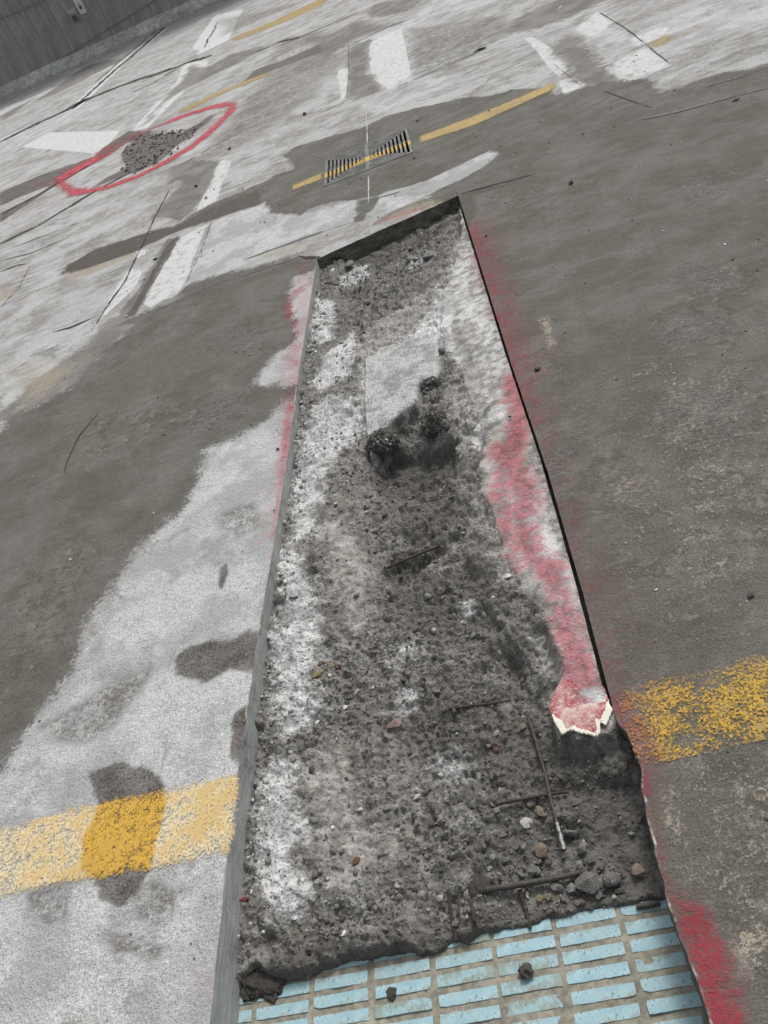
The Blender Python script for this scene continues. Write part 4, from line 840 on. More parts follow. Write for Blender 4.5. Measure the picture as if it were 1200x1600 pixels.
wall = empty('concrete_wall', (A[0], A[1], 0), wang); tag(wall, 'dark grey board marked concrete wall at the top left beyond the deck', 'wall')
KD = .35; WH = 9.0; S0 = -14.0; S1 = wlen + 22
bm_obj('backing', box_data((S0 + S1) / 2, KD + .24, WH / 2, S1 - S0, .3, WH), M['wall_dark'], wall)
s = S0; r = random.Random(3); pm = None
PWID = .84
me = None
while s < S1:
    if me is None:
        o = bm_obj('panel', box_data(0, 0, WH / 2, PWID - .009, .10, WH, .006), M['wall'], wall); me = o.data
    else:
        o = bpy.data.objects.new('panel', me); C.objects.link(o); o.parent = wall
    o.location = (s + PWID / 2, KD + .05 + r.uniform(0, .010), 0); s += PWID
M['kerb'] = simple('kerb_concrete', (0.50, 0.50, 0.475), .9, .4, 1.5, .4, .02, col2=(0.36, 0.355, 0.335))
bm = bmesh.new(); prof = [(0, -.03), (0, .06), (.26, .36), (KD + .02, .38), (KD + .02, -.03)]
ka = [bm.verts.new((S0, a_, b_)) for a_, b_ in prof]; kb = [bm.verts.new((S1, a_, b_)) for a_, b_ in prof]
for i in range(5): bm.faces.new((ka[i], ka[(i + 1) % 5], kb[(i + 1) % 5], kb[i]))
bm.faces.new(ka); bm.faces.new(kb[::-1]); bmesh.ops.recalc_face_normals(bm, faces=bm.faces[:])
ker = bm_obj('kerb', bm, M['kerb'], None)
ker.location = wall.location; ker.rotation_euler = wall.rotation_euler; tag(ker, kind='structure')
# helper: pixel -> (s, height) on the wall front plane
def on_wall(px, py):
    rr = np.array([(px - 600) / 1200., (py - 800) / 1200., 1.0]); d = np.array([rr @ CAM_X, rr @ CAM_Y, rr @ CAM_Z])
    nrm = np.array([-wd.y, wd.x]); p0 = np.array([A[0], A[1]]) + nrm * KD
    t = (p0 @ nrm) / (d[:2] @ nrm); p = d * t; q = p[:2] - A[:2]
    return q @ np.array([wd.x, wd.y]), p[2] + CAM_H
def wall_strip(name, px, w):
    P = [on_wall(*p) for p in px]
    for a, b in zip(P[:-1], P[1:]):
        L_ = math.hypot(b[0] - a[0], b[1] - a[1]); o = bm_obj(name, box_data(0, 0, 0, L_, .012, w), M['wall_dark'], wall)
        o.location = ((a[0] + b[0]) / 2, KD - .004, (a[1] + b[1]) / 2); o.rotation_euler = (0, -math.atan2(b[1] - a[1], b[0] - a[0]), 0)
wall_strip('seam', [(-60, 56), (75, -2)], .05); wall_strip('seam', [(76, 105), (130, 70), (168, 46), (250, -4)], .05); wall_strip('seam', [(250, -4), (330, -50)], .05)
M['plate'] = simple('pale_plate', (0.62, 0.62, 0.60), .6, .1, 20); M['dred'] = simple('sign_red', (0.35, 0.10, 0.09), .6, .2, 20); M['dk'] = simple('sign_dark', (0.10, 0.10, 0.10), .6, .2, 20); M['boxg'] = simple('fixture_grey', (0.36, 0.36, 0.35), .6, .1, 20)
s1, h1 = on_wall(110, 16); s2, h2 = on_wall(121, 31)
fx = empty('wall_light', (0, 0, 0)); fx.location = wall.matrix_world @ Vector((0, 0, 0))
def wall_pt(s_, d_, h_): return Vector((A[0], A[1], 0)) + Vector((wd.x, wd.y, 0)) * s_ + Vector((-wd.y, wd.x, 0)) * d_ + Vector((0, 0, h_))
sc_, hc_ = on_wall(116, 23)
fx.location = wall_pt(sc_, KD - .005, hc_); fx.rotation_euler = (0, 0, wang); tag(fx, 'small pale boxed light fixture on the dark wall beside the strip sign', 'light fixture')
bm = bmesh.new(); q = .15
vs = [bm.verts.new(v) for v in [(-q, 0, -q * 1.3), (q, 0, -q * 1.3), (q, 0, q * 1.3), (-q, 0, q * 1.3), (-q * .9, -.08, -q * 1.2), (q * .9, -.08, -q * 1.2), (q * .9, -.20, q * .5), (-q * .9, -.20, q * .5)]]
for f in [(4, 5, 6, 7), (7, 6, 2, 3), (0, 4, 7, 3), (1, 2, 6, 5), (0, 1, 5, 4)]: bm.faces.new([vs[i] for i in f])
bmesh.ops.recalc_face_normals(bm, faces=bm.faces[:]); bm_obj('housing', bm, M['boxg'], fx)
bm_obj('lens', box_data(0, -.150, -.07, 0.17, .03, .20, .006), M['dk'], fx)
sg = empty('wall_sign'); sa, ha = on_wall(131, 21); sb, hb = on_wall(112, -14)
# the sign strip runs up the wall from its lower end
sg.location = wall_pt(sa, KD - .004, ha); sg.rotation_euler = (0, 0, wang); tag(sg, 'narrow upright white strip sign with red and dark symbols on the wall', 'sign')
sh = 1.75; bm_obj('plate', box_data(0, -.012, sh / 2, .26, .02, sh, .003), M['plate'], sg)
for i, (m_, w_, h_) in enumerate([('dk', .10, .12), ('dk', .12, .06), ('dred', .17, .20), ('dred', .15, .16), ('dk', .12, .14)]):
    z_ = .20 + i * .33
    bm_obj('symbol', box_data(0, -.025, z_, w_, .006, h_), M[m_], sg)
    if i in (0, 3): bm_obj('symbol', box_data(.0, -.025, z_ + .11, w_ * .4, .006, .05), M[m_], sg)
    if i == 2: bm_obj('symbol', box_data(0, -.030, z_, .06, .006, .07), M['plate'], sg)

# ------------------------------------------------------------------ rebar
def tube(name, pts, rad, mat, sides=8, seed=0, rib=0.0):
    pts = [Vector(p) for p in pts]; dense = []
    for a, b in zip(pts[:-1], pts[1:]):
        n = max(2, int((b - a).length / .006))
        dense += [a.lerp(b, i / n) for i in range(n)]
    dense.append(pts[-1]); V = []; r = random.Random(seed)
    for i, p in enumerate(dense):
        d = (dense[min(i + 1, len(dense) - 1)] - dense[max(i - 1, 0)]).normalized(); up = Vector((0, 0, 1)); s_ = d.cross(up).normalized(); u_ = s_.cross(d)
        k_ = rad * (1 + (rib if i % 2 else 0) + r.uniform(-.08, .08)); w = Vector((r.uniform(-1, 1), r.uniform(-1, 1), r.uniform(-1, 1))) * rad * .10
        for j in range(sides):
            a_ = 2 * math.pi * j / sides; V.append(p + w + (s_ * math.cos(a_) + u_ * math.sin(a_)) * k_)
    n = len(dense); F = []
    for i in range(n - 1):
        for j in range(sides): F.append((i * sides + j, i * sides + (j + 1) % sides, (i + 1) * sides + (j + 1) % sides, (i + 1) * sides + j))
    V.append(dense[0]); V.append(dense[-1])
    o = mesh_obj(name, V, F, mat, smooth=True); return o
M['rust'] = simple('rusty_steel', (0.046, 0.038, 0.032), .85, .5, 60, .5, .002, .0, col2=(0.070, 0.046, 0.034))
M['steel'] = simple('muddy_steel', (0.085, 0.078, 0.070), .6, .4, 60, .4, .002, .3, col2=(0.05, 0.045, 0.04)); M['bright'] = simple('scraped_steel', (0.42, 0.42, 0.41), .55, .5, 90, .4, .002, .3, col2=(0.20, 0.19, 0.175))
def on_soil(px, py, lift=0.0):
    z = -.07
    for _ in range(5):
        p = at(px, py, z); z = .5 * z + .5 * float(H(np.array([p[0]]), np.array([p[1]]))[0])
    p = at(px, py, z); return (p[0], p[1], z + lift)
def bar(px, rad, lab, mat='steel', lift=.004, seed=0, cat='rebar', name='rebar'):
    P = [on_soil(a, b) for a, b in px]; zs = [p[2] for p in P]; n = len(P)
    A_ = np.polyfit(range(n), zs, 1) if n > 1 else (0, zs[0]); sub = []
    mz = max(0, max(zs[i] - np.polyval(A_, i) for i in range(n)) * .4)
    Q = []
    for i, (a, b) in enumerate(px):
        z = np.polyval(A_, i) + mz + lift; q = at(a, b, z); Q.append(tuple(q))
    o = tube(name, Q, rad, M[mat], seed=seed, rib=.10); return tag(o, lab, cat, 'bars of reinforcing steel exposed in the trench'), Q
bar([(757,1391),(800,1384),(860,1374),(918,1361)], .0062, 'thickest bare steel bar, lying across the trench just above the blue tiles', 'steel', .010, 1)
ob, Q = bar([(822,1112),(838,1160),(852,1210),(862,1255),(882,1328)], .0042, 'long thin steel bar running along the trench, its near end scraped white', 'steel', .006, 2)
sl = tube('scraped_end', [Vector(Q[3]).lerp(Vector(Q[4]), .42) + Vector((0, 0, .0009)), Vector(Q[4]) + Vector((0, 0, .0009))], .0040, M['bright'], seed=4); sl.parent = ob
bar([(775,1257),(800,1252),(840,1244),(888,1237)], .0033, 'thin dark steel bar crossing over the long bar', 'rust', .008, 3)
bar([(700,1108),(735,1103),(770,1099),(806,1093)], .0030, 'thin half buried bar across the trench near the top of the long bar', 'rust', .003, 4)
bar([(700,1392),(706,1430),(713,1470)], .0036, 'short rusty bar pointing at the tiles, leftmost of the bars at the lip', 'rust', .006, 5)
bar([(812,1390),(820,1420),(829,1451)], .0036, 'short rusty bar poking from under the thick bar onto the blue tiles', 'rust', .006, 6)
bar([(734,1404),(738,1422),(742,1440)], .0034, 'small rusty stub left of the thick bar', 'rust', .006, 7)
bar([(994,1417),(1015,1414),(1030,1410)], .0055, 'short muddy steel stub at the right end of the tile edge', 'steel', .012, 8)
bar([(603,888),(640,872),(687,853)], 0.0035, 'dark root like bar in the small hollow midway along the trench', 'rust', .010, 9)

# ------------------------------------------------------------------ loose stones
rock_meshes = []
def rock_mesh(seed, mat=None, npts=26, flat=1.0, elong=1.0, sub=False):
    r = random.Random(seed); bm = bmesh.new()
    for i in range(npts):
        v = Vector((r.gauss(0, 1), r.gauss(0, 1), r.gauss(0, 1))).normalized() * r.uniform(.8, 1.0); bm.verts.new((v.x * elong, v.y, v.z * flat))
    ret = bmesh.ops.convex_hull(bm, input=bm.verts[:]); bmesh.ops.delete(bm, geom=[e for e in ret['geom_interior'] if isinstance(e, bmesh.types.BMVert)], context='VERTS')
    bmesh.ops.recalc_face_normals(bm, faces=bm.faces[:])
    if sub: bmesh.ops.bevel(bm, geom=bm.edges[:], offset=.12, segments=1, affect='EDGES')
    me = bpy.data.meshes.new('stone'); bm.to_mesh(me); bm.free()
    if mat: me.materials.append(mat)
    return me
def stone_mat(name, col, col2, scale=1.6, rough=.8): return simple(name, col, rough, .35, scale, .4, .05, col2=col2)
SM = dict(grey=stone_mat('grey_stone', (0.17, 0.165, 0.155), (0.11, 0.105, 0.10)), pale=stone_mat('pale_stone', (0.48, 0.47, 0.45), (0.36, 0.355, 0.34)), white=stone_mat('white_stone', (0.68, 0.68, 0.67), (0.55, 0.55, 0.54)),
          tan=stone_mat('tan_stone', (0.24, 0.19, 0.13), (0.16, 0.14, 0.115)), rust=stone_mat('rust_stone', (0.17, 0.085, 0.055), (0.11, 0.07, 0.05)), dark=stone_mat('dark_stone', (0.065, 0.062, 0.058), (0.10, 0.098, 0.092)),
          pink=stone_mat('pink_stone', (0.27, 0.18, 0.155), (0.20, 0.165, 0.15)), red=stone_mat('red_stone', (0.36, 0.06, 0.08), (0.24, 0.07, 0.08)), olive=stone_mat('olive_stone', (0.24, 0.20, 0.10), (0.19, 0.16, 0.09)),
          dust=stone_mat('dusty_stone', (0.26, 0.26, 0.25), (0.17, 0.165, 0.155)))
_rm = {}
def rock_for(key, mat):
    if (key, mat) not in _rm: _rm[(key, mat)] = rock_mesh(key, SM[mat], 15 if key % 2 else 12, 1.0, 1.0, key % 3 == 1)
    return _rm[(key, mat)]
def stone(px, py, size_px, mat, label, asp=1.0, flat=.7, cat='stone', group=None, deck=False, name='stone', z=None, sink=.35, seed=None):
    if deck: p = at(px, py, 0.0)
    elif z is not None: p = at(px, py, z)
    else: p = on_soil(px, py)
    dist = math.sqrt(p[0] ** 2 + p[1] ** 2 + CAM_H ** 2); rr = size_px * dist / 1200 / 2
    o = bpy.data.objects.new(name, rock_for(seed if seed is not None else random.randrange(1, 11), mat)); C.objects.link(o)
    o.scale = (rr * asp, rr / math.sqrt(asp), rr * flat); o.rotation_euler = (random.uniform(-.2, .2), random.uniform(-.2, .2), random.uniform(0, 6.28) if asp == 1 else random.uniform(-.4, .6))
    o.location = (p[0], p[1], p[2] + rr * flat * (1 - sink)); return tag(o, label, cat, group)
for a in [
 (440,942,26,'dust','largest smooth round dusty pebble against the left cut face',1.05,.8), (497,1055,20,'olive','flat olive yellow oval stone in the white dust beside the left side',1.35,.5),
 (502,1038,12,'rust','small rust red stone just above the olive oval stone',1.2,.6), (527,1042,14,'rust','rust brown stone right of the olive oval stone',1.1,.6),
 (617,1133,24,'pink','pinkish orange broken stone in the middle of the trench',1.3,.5), (557,1346,14,'rust','dark red brick chip in the lower middle of the trench',1.2,.5),
 (627,1311,13,'pink','small pinkish stone above the brick chip',1.0,.7), (383,1407,14,'red','bright red painted chip beside the left cut face',1.3,.4), (372,1464,11,'white','single white pebble beside the left cut face near the tiles',1.0,.8),
 (462,1435,8,'white','larger of two white crumbs side by side left of the tiles',1.0,.8), (472,1434,6,'white','smaller of two white crumbs side by side left of the tiles',1.0,.8),
 (845,1332,27,'tan','large orange brown stone above the thick steel bar',1.15,.7), (917,1384,40,'grey','big angular grey rubble piece under the right end of the thick bar',1.1,.8), (957,1377,33,'grey','angular grey rubble piece left of the pink granite lump',1.1,.8),
 (997,1364,24,'pink','round speckled pink granite lump at the right trench wall',1.0,.85), (893,1301,26,'grey','rounded dark grey pebble right of the scraped bar end',1.0,.9), (826,1399,11,'white','white angular chip below the thick steel bar',1.0,.6),
 (875,1390,16,'grey','small squarish grey rubble piece below the middle of the thick bar',1.0,.8), (858,1402,13,'tan','small tan pebble below the thick steel bar',1.0,.7), (902,1412,11,'tan','orange tan pebble at the edge of the blue tiles',1.2,.6),
 (828,1258,12,'tan','pale tan pebble just left of the bar crossing',1.0,.7), (845,1271,20,'tan','long brown stone below the bar crossing',.8,.6), (822,1288,22,'pale','flat pale grey stone left of the long bar',1.3,.4),
 (806,1322,18,'grey','dull grey stone left of the large orange brown stone',1.0,.7), (910,1330,18,'grey','grey stone below right of the rounded dark pebble',1.0,.8), (835,1362,20,'grey','grey rubble lump resting behind the thick bar',1.0,.8),
 (816,1366,15,'grey','smaller grey rubble lump behind the left of the thick bar',1.0,.8), (818,1137,14,'tan','brownish stone beside the top of the long bar',1.0,.7), (777,1148,13,'pale','pale grey pebble left of the top of the long bar',1.0,.8),
 (776,1174,12,'rust','reddish pebble left of the long thin bar',1.0,.7), (540,1107,10,'white','white crumb in the trench below the rust stones',1.0,.8), (496,1130,9,'white','lone white crumb near the left dust bank',1.2,.6),
 (557,1083,11,'pale','flat pale pebble above the white crumb',1.3,.6), (652,1246,11,'pale','pale oval pebble in the lower middle of the trench',1.4,.6), (563,1266,9,'pale','whitish pebble with a dark neighbour in the lower trench',1.3,.7), (521,1294,8,'white','white crumb in the lower left of the trench',1.0,.8),
 (711,1238,9,'pale','ivory pebble right of centre in the lower trench',1.0,.8), (793,903,14,'white','white broken lump on the right ledge',1.2,.7), (771,934,7,'white','small white crumb below the white lump on the ledge',1.0,.8), (716,702,9,'white','white pebble right of the dark hollow',1.0,.8),
 (546,418,20,'dust','pale angular rubble block near the far end of the trench',1.2,.7), (520,425,11,'white','white chip left of the pale rubble block',1.2,.7), (672,405,22,'dust','grey rubble block on the right of the far rubble heap',1.2,.7), (692,390,16,'dust','smaller grey block beyond the right rubble block',1.3,.7), (645,410,20,'dust','grey rubble block left of the other two on the right',1.2,.7),
 (692,552,15,'grey','grey stone at the right edge of the grooved plate',1.0,.8), (460,932,16,'pale','pale chunk touching the large round pebble',1.3,.6), (440,908,9,'pink','pinkish crumb above the large round pebble',1.0,.7), (418,1178,8,'rust','tiny rust pebble beside the left cut face',1.0,.7),
 (843,1445-40,14,'olive','olive brown stone under the thick bar',1.2,.7), (1015,1396,11,'tan','orange tan pebble in the right corner over the tiles',1.0,.7), (765,1310,15,'grey','grey angular stone left of the brown stones',1.0,.8)]:
    stone(*a)
for a in [
 (893,288,9,'dark','small dark stone on the grey deck right of the far trench end',1.0,.8), (840,578,11,'dark','dark stone on the deck beside the middle of the saw cut',1.1,.7), (1173,931,11,'dark','dark lump on the deck at the right edge above the yellow line',1.2,.6),
 (999,1127,10,'dark','dark flat spot of grit on the worn yellow line',1.1,.25), (476,180,7,'dark','dark crumb on the pale deck left of the drain',1.0,.8), (752,78,9,'dark','long dark scrap on the deck above the yellow line',1.8,.5), (742,82,5,'dark','small dark scrap beside the long dark scrap',1.2,.5),
 (307,292,6,'dark','dark crumb on the mud between the white strips',1.2,.8), (322,310,5,'dark','dark crumb at the edge of the upper left white strip',1.0,.7), (243,406,7,'dark','dark crumb with a shadow left of the lower white strip',1.4,.6), (277,326,5,'white','white crumb on the mud left of the white strip',1.0,.8),
 (199,495,5,'white','white crumb on the edge of the left dark slurry',1.0,.8), (359,234,6,'dark','dark crumb on white concrete right of the loop',1.0,.8), (652,190,6,'dark','dark crumb just beyond the drain grate',1.2,.6), (647,248,5,'dark','dark crumb below the right corner of the grate',1.2,.6),
 (1150,158,8,'dark','dark scrap at the joint near the right edge',1.6,.5), (875,13,6,'white','white scrap on the dark band at the top right',1.6,.4), (797,652,7,'dark','dark crumb on the right ledge',1.0,.7), (434,703,7,'dark','dark crumb on the red line by the left cut edge',1.2,.7), (760,370,6,'dark','dark crumb on the red drift near the far corner',1.0,.7)]:
    stone(*a, deck=True)
for a in [(838,1363,18),(815,1368,15),(868,1386,17),(893,1390,18),(885,1360,13),(905,1352,15),(940,1356,14),(858,1350,14),(800,1358,12),(935,1400,16),(968,1395,14),(880,1405,13),(842,1345,13),(898,1372,14),(912,1322,14),(925,1345,16),(790,1345,12),(770,1340,12)]:
    stone(a[0], a[1], a[2], random.choice(['grey', 'grey', 'dust']), 'grey angular rubble piece heaped around the thick steel bar', random.choice([1.0, 1.2, .85]), .75, group='grey rubble heaped around the thick bar')
# lumps lying on the tiles
M['cinder'] = simple('cinder_lump', (0.21, 0.195, 0.17), .95, .6, 160, 1.0, .006, col2=(0.08, 0.075, 0.068))
M['clod'] = simple('mud_clod', (0.12, 0.112, 0.098), .95, .5, 120, 1.0, .006, col2=(0.07, 0.065, 0.058))
M['conglom'] = simple('broken_concrete', (0.125, 0.118, 0.106), .9, .5, 60, 1.0, .006, col2=(0.06, 0.056, 0.05))
def lump(name, px, py, size_px, mat, label, cat, z=None, flat=.75, amp=.35, seed=0, sub=4, asp=1.0, lift=.4):
    p = at(px, py, z) if z is not None else on_soil(px, py); rr = size_px * math.sqrt(p[0] ** 2 + p[1] ** 2 + (CAM_H - p[2]) ** 2) / 2400
    bm = bmesh.new(); bmesh.ops.create_icosphere(bm, subdivisions=sub, radius=1)
    co = np.array([v.co[:] for v in bm.verts]); d = 1 + amp * (fbm(co[:, 0] + co[:, 2] * .7, co[:, 1] - co[:, 2] * .6, 1.6, 5, seed, .6) * 2)
    for v, k_ in zip(bm.verts, d): v.co = Vector((v.co.x * k_ * rr * asp, v.co.y * k_ * rr, v.co.z * k_ * rr * flat))
    o = bm_obj(name, bm, M[mat], None, True); o.location = (p[0], p[1], p[2] + rr * flat * lift); return tag(o, label, cat), rr
lump('cinder_lump', 822, 1519, 17, 'cinder', 'round crumbly cinder lump sitting on the blue tiles', 'lump', z=-.114, flat=.8, lift=.7, seed=3, amp=.8)
lump('mud_clod', 612, 1551, 14, 'clod', 'dark crumbled clod on the left middle of the blue tiles', 'clod', z=-.117, flat=.3, seed=6, amp=.9)
lump('mud_clod', 404, 1536, 48, 'clod', 'large fibrous dark clod in the left corner over the tiles', 'clod', z=-.118, flat=.28, seed=7, amp=1.0, sub=5, asp=1.2)
lump('mud_clod', 745, 1387, 32, 'clod', 'round dark clod at the left end of the thick bar', 'clod', flat=.4, seed=19, amp=.7)
emb = ['grey', 'grey', 'tan', 'pale', 'dust', 'dust', 'grey', 'dust', 'grey', 'dust']
for px, py, sz, lab, sd_n, asp in [(676,603,36,'dark broken concrete lump on the corner of the grooved plate',11,1.0), (682,664,42,'rough dark concrete lump with embedded pebbles right of the hollow',12,1.1), (600,688,42,'dark broken edge of pebbly concrete left over the hollow',13,1.2)]:
    o, rr = lump('concrete_lump', px, py, sz, 'conglom', lab, 'rubble', z=-.050, flat=.85, seed=sd_n, amp=.9, sub=5, asp=asp, lift=.0)
    vv = o.data.vertices; r = random.Random(sd_n); n = 0
    while n < 110:
        v = vv[r.randrange(len(vv))]
        if v.co.z < -.1 * rr: continue
        c = bpy.data.objects.new('pebble', rock_for(r.randrange(1, 11), r.choice(emb))); C.objects.link(c); c.parent = o
        q = rr * r.uniform(.07, .20); c.scale = (q, q, q * .8); c.location = v.co * .98; c.rotation_euler = (r.uniform(0, 6), r.uniform(0, 6), r.uniform(0, 6)); n += 1
# scattered stones, alike
r = random.Random(21); cnt = 0
inside = P2([(500,440),(560,480),(520,600),(500,780),(470,1000),(430,1200),(400,1400),(420,1480),(700,1440),(1000,1390),(990,1300),(900,1150),(780,1000),(740,900),(720,780),(690,720),(570,720),(560,560),(640,440),(700,370),(560,420)], -.06)
ix0, iy0 = inside.min(0); ix1, iy1 = inside.max(0)
def dens(x, y): return poly_sd(np.array([x]), np.array([y]), inside)[0] > 0
xs_, ys_ = [], []
while cnt < 170:
    x, y = r.uniform(ix0, ix1), iy0 + (iy1 - iy0) * r.random() ** 1.8
    if not dens(x, y): continue
    xs_.append(x); ys_.append(y); cnt += 1
zz = H(np.array(xs_), np.array(ys_))
for x, y, z in zip(xs_, ys_, zz):
    if z > -.015: continue
    m_ = r.choices(['grey', 'dust', 'dark', 'pale', 'tan'], [6, 5, 4, 1, 1])[0]
    if max(poly_sd(np.array([x]), np.array([y]), bankP)[0], poly_sd(np.array([x]), np.array([y]), bank2P)[0]) > -.03: m_ = 'dust'
    q = r.uniform(.0035, .0085) * (1 + .25 * y); o = bpy.data.objects.new('stone', rock_for(r.randrange(1, 11), m_)); C.objects.link(o)
    o.scale = (q * r.uniform(.8, 1.3), q, q * r.uniform(.5, .9)); o.rotation_euler = (r.uniform(-.5, .5), r.uniform(-.5, .5), r.uniform(0, 6.3)); o.location = (x, y, z + q * .3)
    zone_ = 'in the near third of the trench' if y < 1.15 else ('in the middle of the trench' if y < 2.4 else 'in the rubble at the far end of the trench')
    tag(o, 'small %s loose stone %s' % (dict(grey='grey', dust='dusty grey', dark='blackish', pale='pale', tan='tan')[m_], zone_), 'stone', 'small %s loose stones %s' % (m_, zone_))

# crumbs: uncountable
def crumbs(name, xs, ys, zs, rad, mats_idx, mats, seed=0):
    protos = []
    for k_ in range(8):
        me_ = rock_mesh(100 + k_, None, 10); v = np.array([q.co[:] for q in me_.vertices]); me_.calc_loop_triangles(); f = np.array([q.vertices[:] for q in me_.loop_triangles]); protos.append((v, f)); bpy.data.meshes.remove(me_)
    rg = np.random.default_rng(seed); n = len(xs); pi = rg.integers(0, 8, n); VS, FS, MI = [], [], []; off = 0
    for k_ in range(8):
        idx = np.where(pi == k_)[0]; v, f = protos[k_]
        if not len(idx): continue
        a = rg.uniform(0, 6.28, len(idx)); ca, sa = np.cos(a), np.sin(a); sc = rad[idx][:, None, None] * rg.uniform(.6, 1.3, (len(idx), 1, 3))
        w = v[None] * sc; X_ = w[:, :, 0] * ca[:, None] - w[:, :, 1] * sa[:, None]; Y_ = w[:, :, 0] * sa[:, None] + w[:, :, 1] * ca[:, None]
        P_ = np.stack([X_ + xs[idx][:, None], Y_ + ys[idx][:, None], w[:, :, 2] * .8 + zs[idx][:, None]], -1)
        FF = f[None] + (off + np.arange(len(idx)) * len(v))[:, None, None]; VS.append(P_.reshape(-1, 3)); FS.append(FF.reshape(-1, 3)); MI.append(np.repeat(mats_idx[idx], len(f))); off += len(idx) * len(v)
    o = mesh_obj(name, np.concatenate(VS), np.concatenate(FS), None)
    for m_ in mats: o.data.materials.append(m_)
    o.data.polygons.foreach_set('material_index', np.concatenate(MI).astype(np.int32)); return tag(o, kind='stuff')
def crumb_m(name, c, c2): return simple(name, c, .92, .45, 90, .4, .002, col2=c2)
CM = [crumb_m('crumb_grey', (0.165, 0.158, 0.144), (0.22, 0.215, 0.20)), crumb_m('crumb_dark', (0.085, 0.08, 0.073), (0.12, 0.115, 0.105)), crumb_m('crumb_pale', (0.32, 0.315, 0.30), (0.44, 0.435, 0.42)), crumb_m('crumb_white', (0.66, 0.66, 0.65), (0.55, 0.55, 0.54)), crumb_m('crumb_brown', (0.175, 0.145, 0.11), (0.14, 0.115, 0.09))]
n = 19000
cx = RNG.uniform(ix0, ix1, n); cy = iy0 + (iy1 - iy0) * RNG.random(n) ** 1.5
cl = fbm(cx, cy, 6, 3, 91) - .25 * film(cx, cy)
k = (poly_sd(cx, cy, inside) > 0) & (RNG.random(n) < np.clip(.45 + 2.2 * cl, .08, 1)); cx, cy = cx[k], cy[k]
cz = H(cx, cy); k = cz > -.13; cx, cy, cz = cx[k], cy[k], cz[k]
rad = .0011 + .0040 * RNG.random(len(cx)) ** 3 + .008 * RNG.random(len(cx)) ** 22; rad *= (1 + .3 * (cy - .6)); 
mi = RNG.choice(5, len(cx), p=[.68, .22, .07, .01, .02])
bk = np.maximum(poly_sd(cx, cy, bankP), poly_sd(cx, cy, bank2P)) > -.03; mi = np.where(bk, RNG.choice(5, len(cx), p=[.25, .0, .70, .05, .0]), mi); rad = np.where(bk, rad * .8, rad)
crumbs('crumbs', cx, cy, cz + rad * .25, rad, mi, CM, 5)
# dusty crumbs at the foot of the left face and white bank
n = 1500; cy = RNG.uniform(.5, 4.2, n); cx = Ledge(cy) + np.abs(RNG.normal(0, .035, n)) + .004; cz = H(cx, cy)
crumbs('crumbs', cx, cy, cz, .0012 + .0055 * RNG.random(n) ** 3 * (1 + .3 * cy), RNG.choice(5, n, p=[.30, .0, .60, .08, .02]), CM, 6)
# grit on the deck and ledge
n = 2600; cy = .4 + 6.5 * RNG.random(n) ** 1.4; cx = RNG.uniform(-2.4, 1.6, n) ; k = ((cx < Ledge(cy) - .01) | (cx > Redge(cy) + .012)) | (cy > Efar(cx) + .02); cx, cy = cx[k], cy[k]
k = ~((cx > GX0) & (cx < GX1) & (cy > GY0) & (cy < GY1)); cx, cy = cx[k], cy[k]; n = len(cx)
crumbs('grit', cx, cy, np.full(n, .0008), .0006 + .0028 * RNG.random(n) ** 5 * (1 + .5 * cy), RNG.choice(5, n, p=[.34, .30, .2, .12, .04]), CM, 8)
n = 1500; pp = P2([(197,228),(215,212),(250,206),(290,206),(320,190),(300,210),(262,248),(215,270),(195,262)], 0); cx = RNG.uniform(pp[:, 0].min(), pp[:, 0].max(), n); cy = RNG.uniform(pp[:, 1].min(), pp[:, 1].max(), n); k = poly_sd(cx, cy, pp) > -.05; cx, cy = cx[k], cy[k]; n = len(cx)
crumbs('rubble_crumbs', cx, cy, np.full(n, .002), .003 + .030 * RNG.random(n) ** 5, RNG.choice(5, n, p=[.40, .55, .03, .0, .02]), CM, 9)
# fine fibres near the lip
n = 380; fxp = []; 
Vf = []; Ff = []; rf = random.Random(5)
cxx = RNG.uniform(-.85, .02, n); cyy = RNG.uniform(.60, 1.25, n); czz = H(cxx, cyy)
for x, y, z in zip(cxx, cyy, czz):
    if z < -.14 or z > -.03: continue
    L_ = rf.uniform(.008, .022); a = rf.uniform(0, 6.28); dx, dy = math.cos(a) * L_, math.sin(a) * L_; nx, ny = -dy / L_ * .00025, dx / L_ * .00025; b = len(Vf); hgt = rf.uniform(.001, .006); bend = rf.uniform(-.3, .3)
    mx, my = dx * .5 - dy * bend, dy * .5 + dx * bend
    Vf += [(x - nx, y - ny, z + .001), (x + nx, y + ny, z + .001), (x + mx - nx, y + my - ny, z + hgt), (x + mx + nx, y + my + ny, z + hgt), (x + dx - nx, y + dy - ny, z + .001), (x + dx + nx, y + dy + ny, z + .001)]
    Ff += [(b, b + 1, b + 3, b + 2), (b + 2, b + 3, b + 5, b + 4)]
M['fibre'] = simple('pale_fibre', (0.30, 0.29, 0.27), .7, .3, 40)
tag(mesh_obj('fibres', Vf, Ff, M['fibre']), kind='stuff')

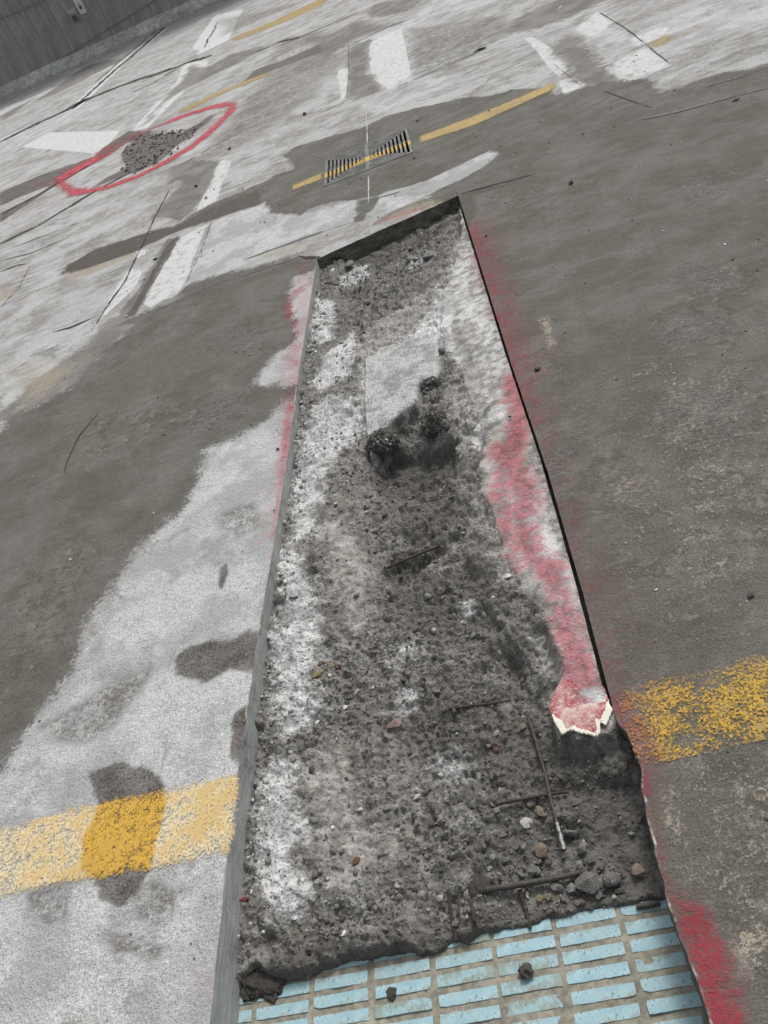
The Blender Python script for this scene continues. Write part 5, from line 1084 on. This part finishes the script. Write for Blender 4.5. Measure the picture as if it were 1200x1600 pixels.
# ------------------------------------------------------------------ peeled coating flap on the end of the ledge
def flap_mat():
    t = NT('red_coating'); n1 = t.noise(14, 4, .6); n2 = t.noise(60, 5, .7); n3 = t.noise(260, 3)
    v = t.attr('wear'); v = t.math('MULTIPLY_ADD', t.math('SUBTRACT', n2, .5), .5, v)
    rim = t.ss(v, .45, .55, 1, 0)
    redn = t.ss(t.math('ADD', n1, t.math('ADD', t.math('MULTIPLY', n2, 1.0), t.math('MULTIPLY', n3, .5))), 1.05, 1.34)
    c = t.mix(redn, (0.52, 0.42, 0.385), (0.29, 0.045, 0.055)); c = t.mix(t.math('MULTIPLY', t.ss(t.math('ADD', n2, t.math('MULTIPLY', n3, .6)), .82, .95), .75), c, (0.54, 0.44, 0.40))
    c = t.mix(rim, c, (0.64, 0.61, 0.53)); c = t.mul(c, t.math('MULTIPLY_ADD', t.math('SUBTRACT', n3, .5), .6, 1.0))
    return t.out(c, .7, t.bump(n2, .4, .003))
M['flap'] = flap_mat()
fp = [(857,1098),(861,1082),(870,1068),(884,1060),(905,1054),(930,1056),(943,1072),(950,1090),(957,1110),(952,1124),(946,1134),(942,1127),(939,1128),(937,1145),(933,1152),(924,1149),(914,1147),(904,1146),(896,1141),(887,1143),(878,1149),(871,1138),(865,1124),(860,1112)]
Pf = P2(fp, .002); cen = Pf.mean(0); V = []; Wt = []; rings = [0, .3, .55, .75, .88, .96, 1.0, 1.0]; nseg = 120
from itertools import chain
den = np.linspace(0, len(Pf), nseg, endpoint=False); Pd = np.array([Pf[int(d)] * (1 - d % 1) + Pf[(int(d) + 1) % len(Pf)] * (d % 1) for d in den])
Pd = Pd + .0032 * (RNG.random(Pd.shape) - .5)
for ri, q in enumerate(rings):
    for i in range(nseg):
        p = cen + (Pd[i] - cen) * q; near = (Pd[i][1] < cen[1] - .005)
        z = .0025 - .010 * float(sm(-.008, .034, p[1] - cen[1])) + .0030 * sm(.5, 1, np.array(q)) * (1 if near else 0) + .0008 * fbm(np.array(p[0]), np.array(p[1]), 60, 3, 3)
        if ri == len(rings) - 1: z -= .005
        V.append((p[0], p[1], float(z)))
        edge_d = (1 - q) * np.linalg.norm(Pd[i] - cen); yrel = (Pd[i][1] - cen[1]) / .05
        thr = .010 * sm(.012, -.012, Pd[i][1] - cen[1]) + .006 * sm(-.02, -.04, Pd[i][0] - cen[0]) + .006 * sm(.024, .04, Pd[i][0] - cen[0]) - .012 * sm(.012, .03, Pd[i][1] - cen[1])
        Wt.append(.5 + (edge_d - thr) / .012)
mesh_obj_flap = mesh_obj('coating_flap', V, [(a * nseg + i, a * nseg + (i + 1) % nseg, (a + 1) * nseg + (i + 1) % nseg, (a + 1) * nseg + i) for a in range(len(rings) - 1) for i in range(nseg)], M['flap'], attrs=dict(wear=Wt), smooth=True)
tag(mesh_obj_flap, 'round red coated flake with a broken off white rim ending the right ledge', 'coating flake')
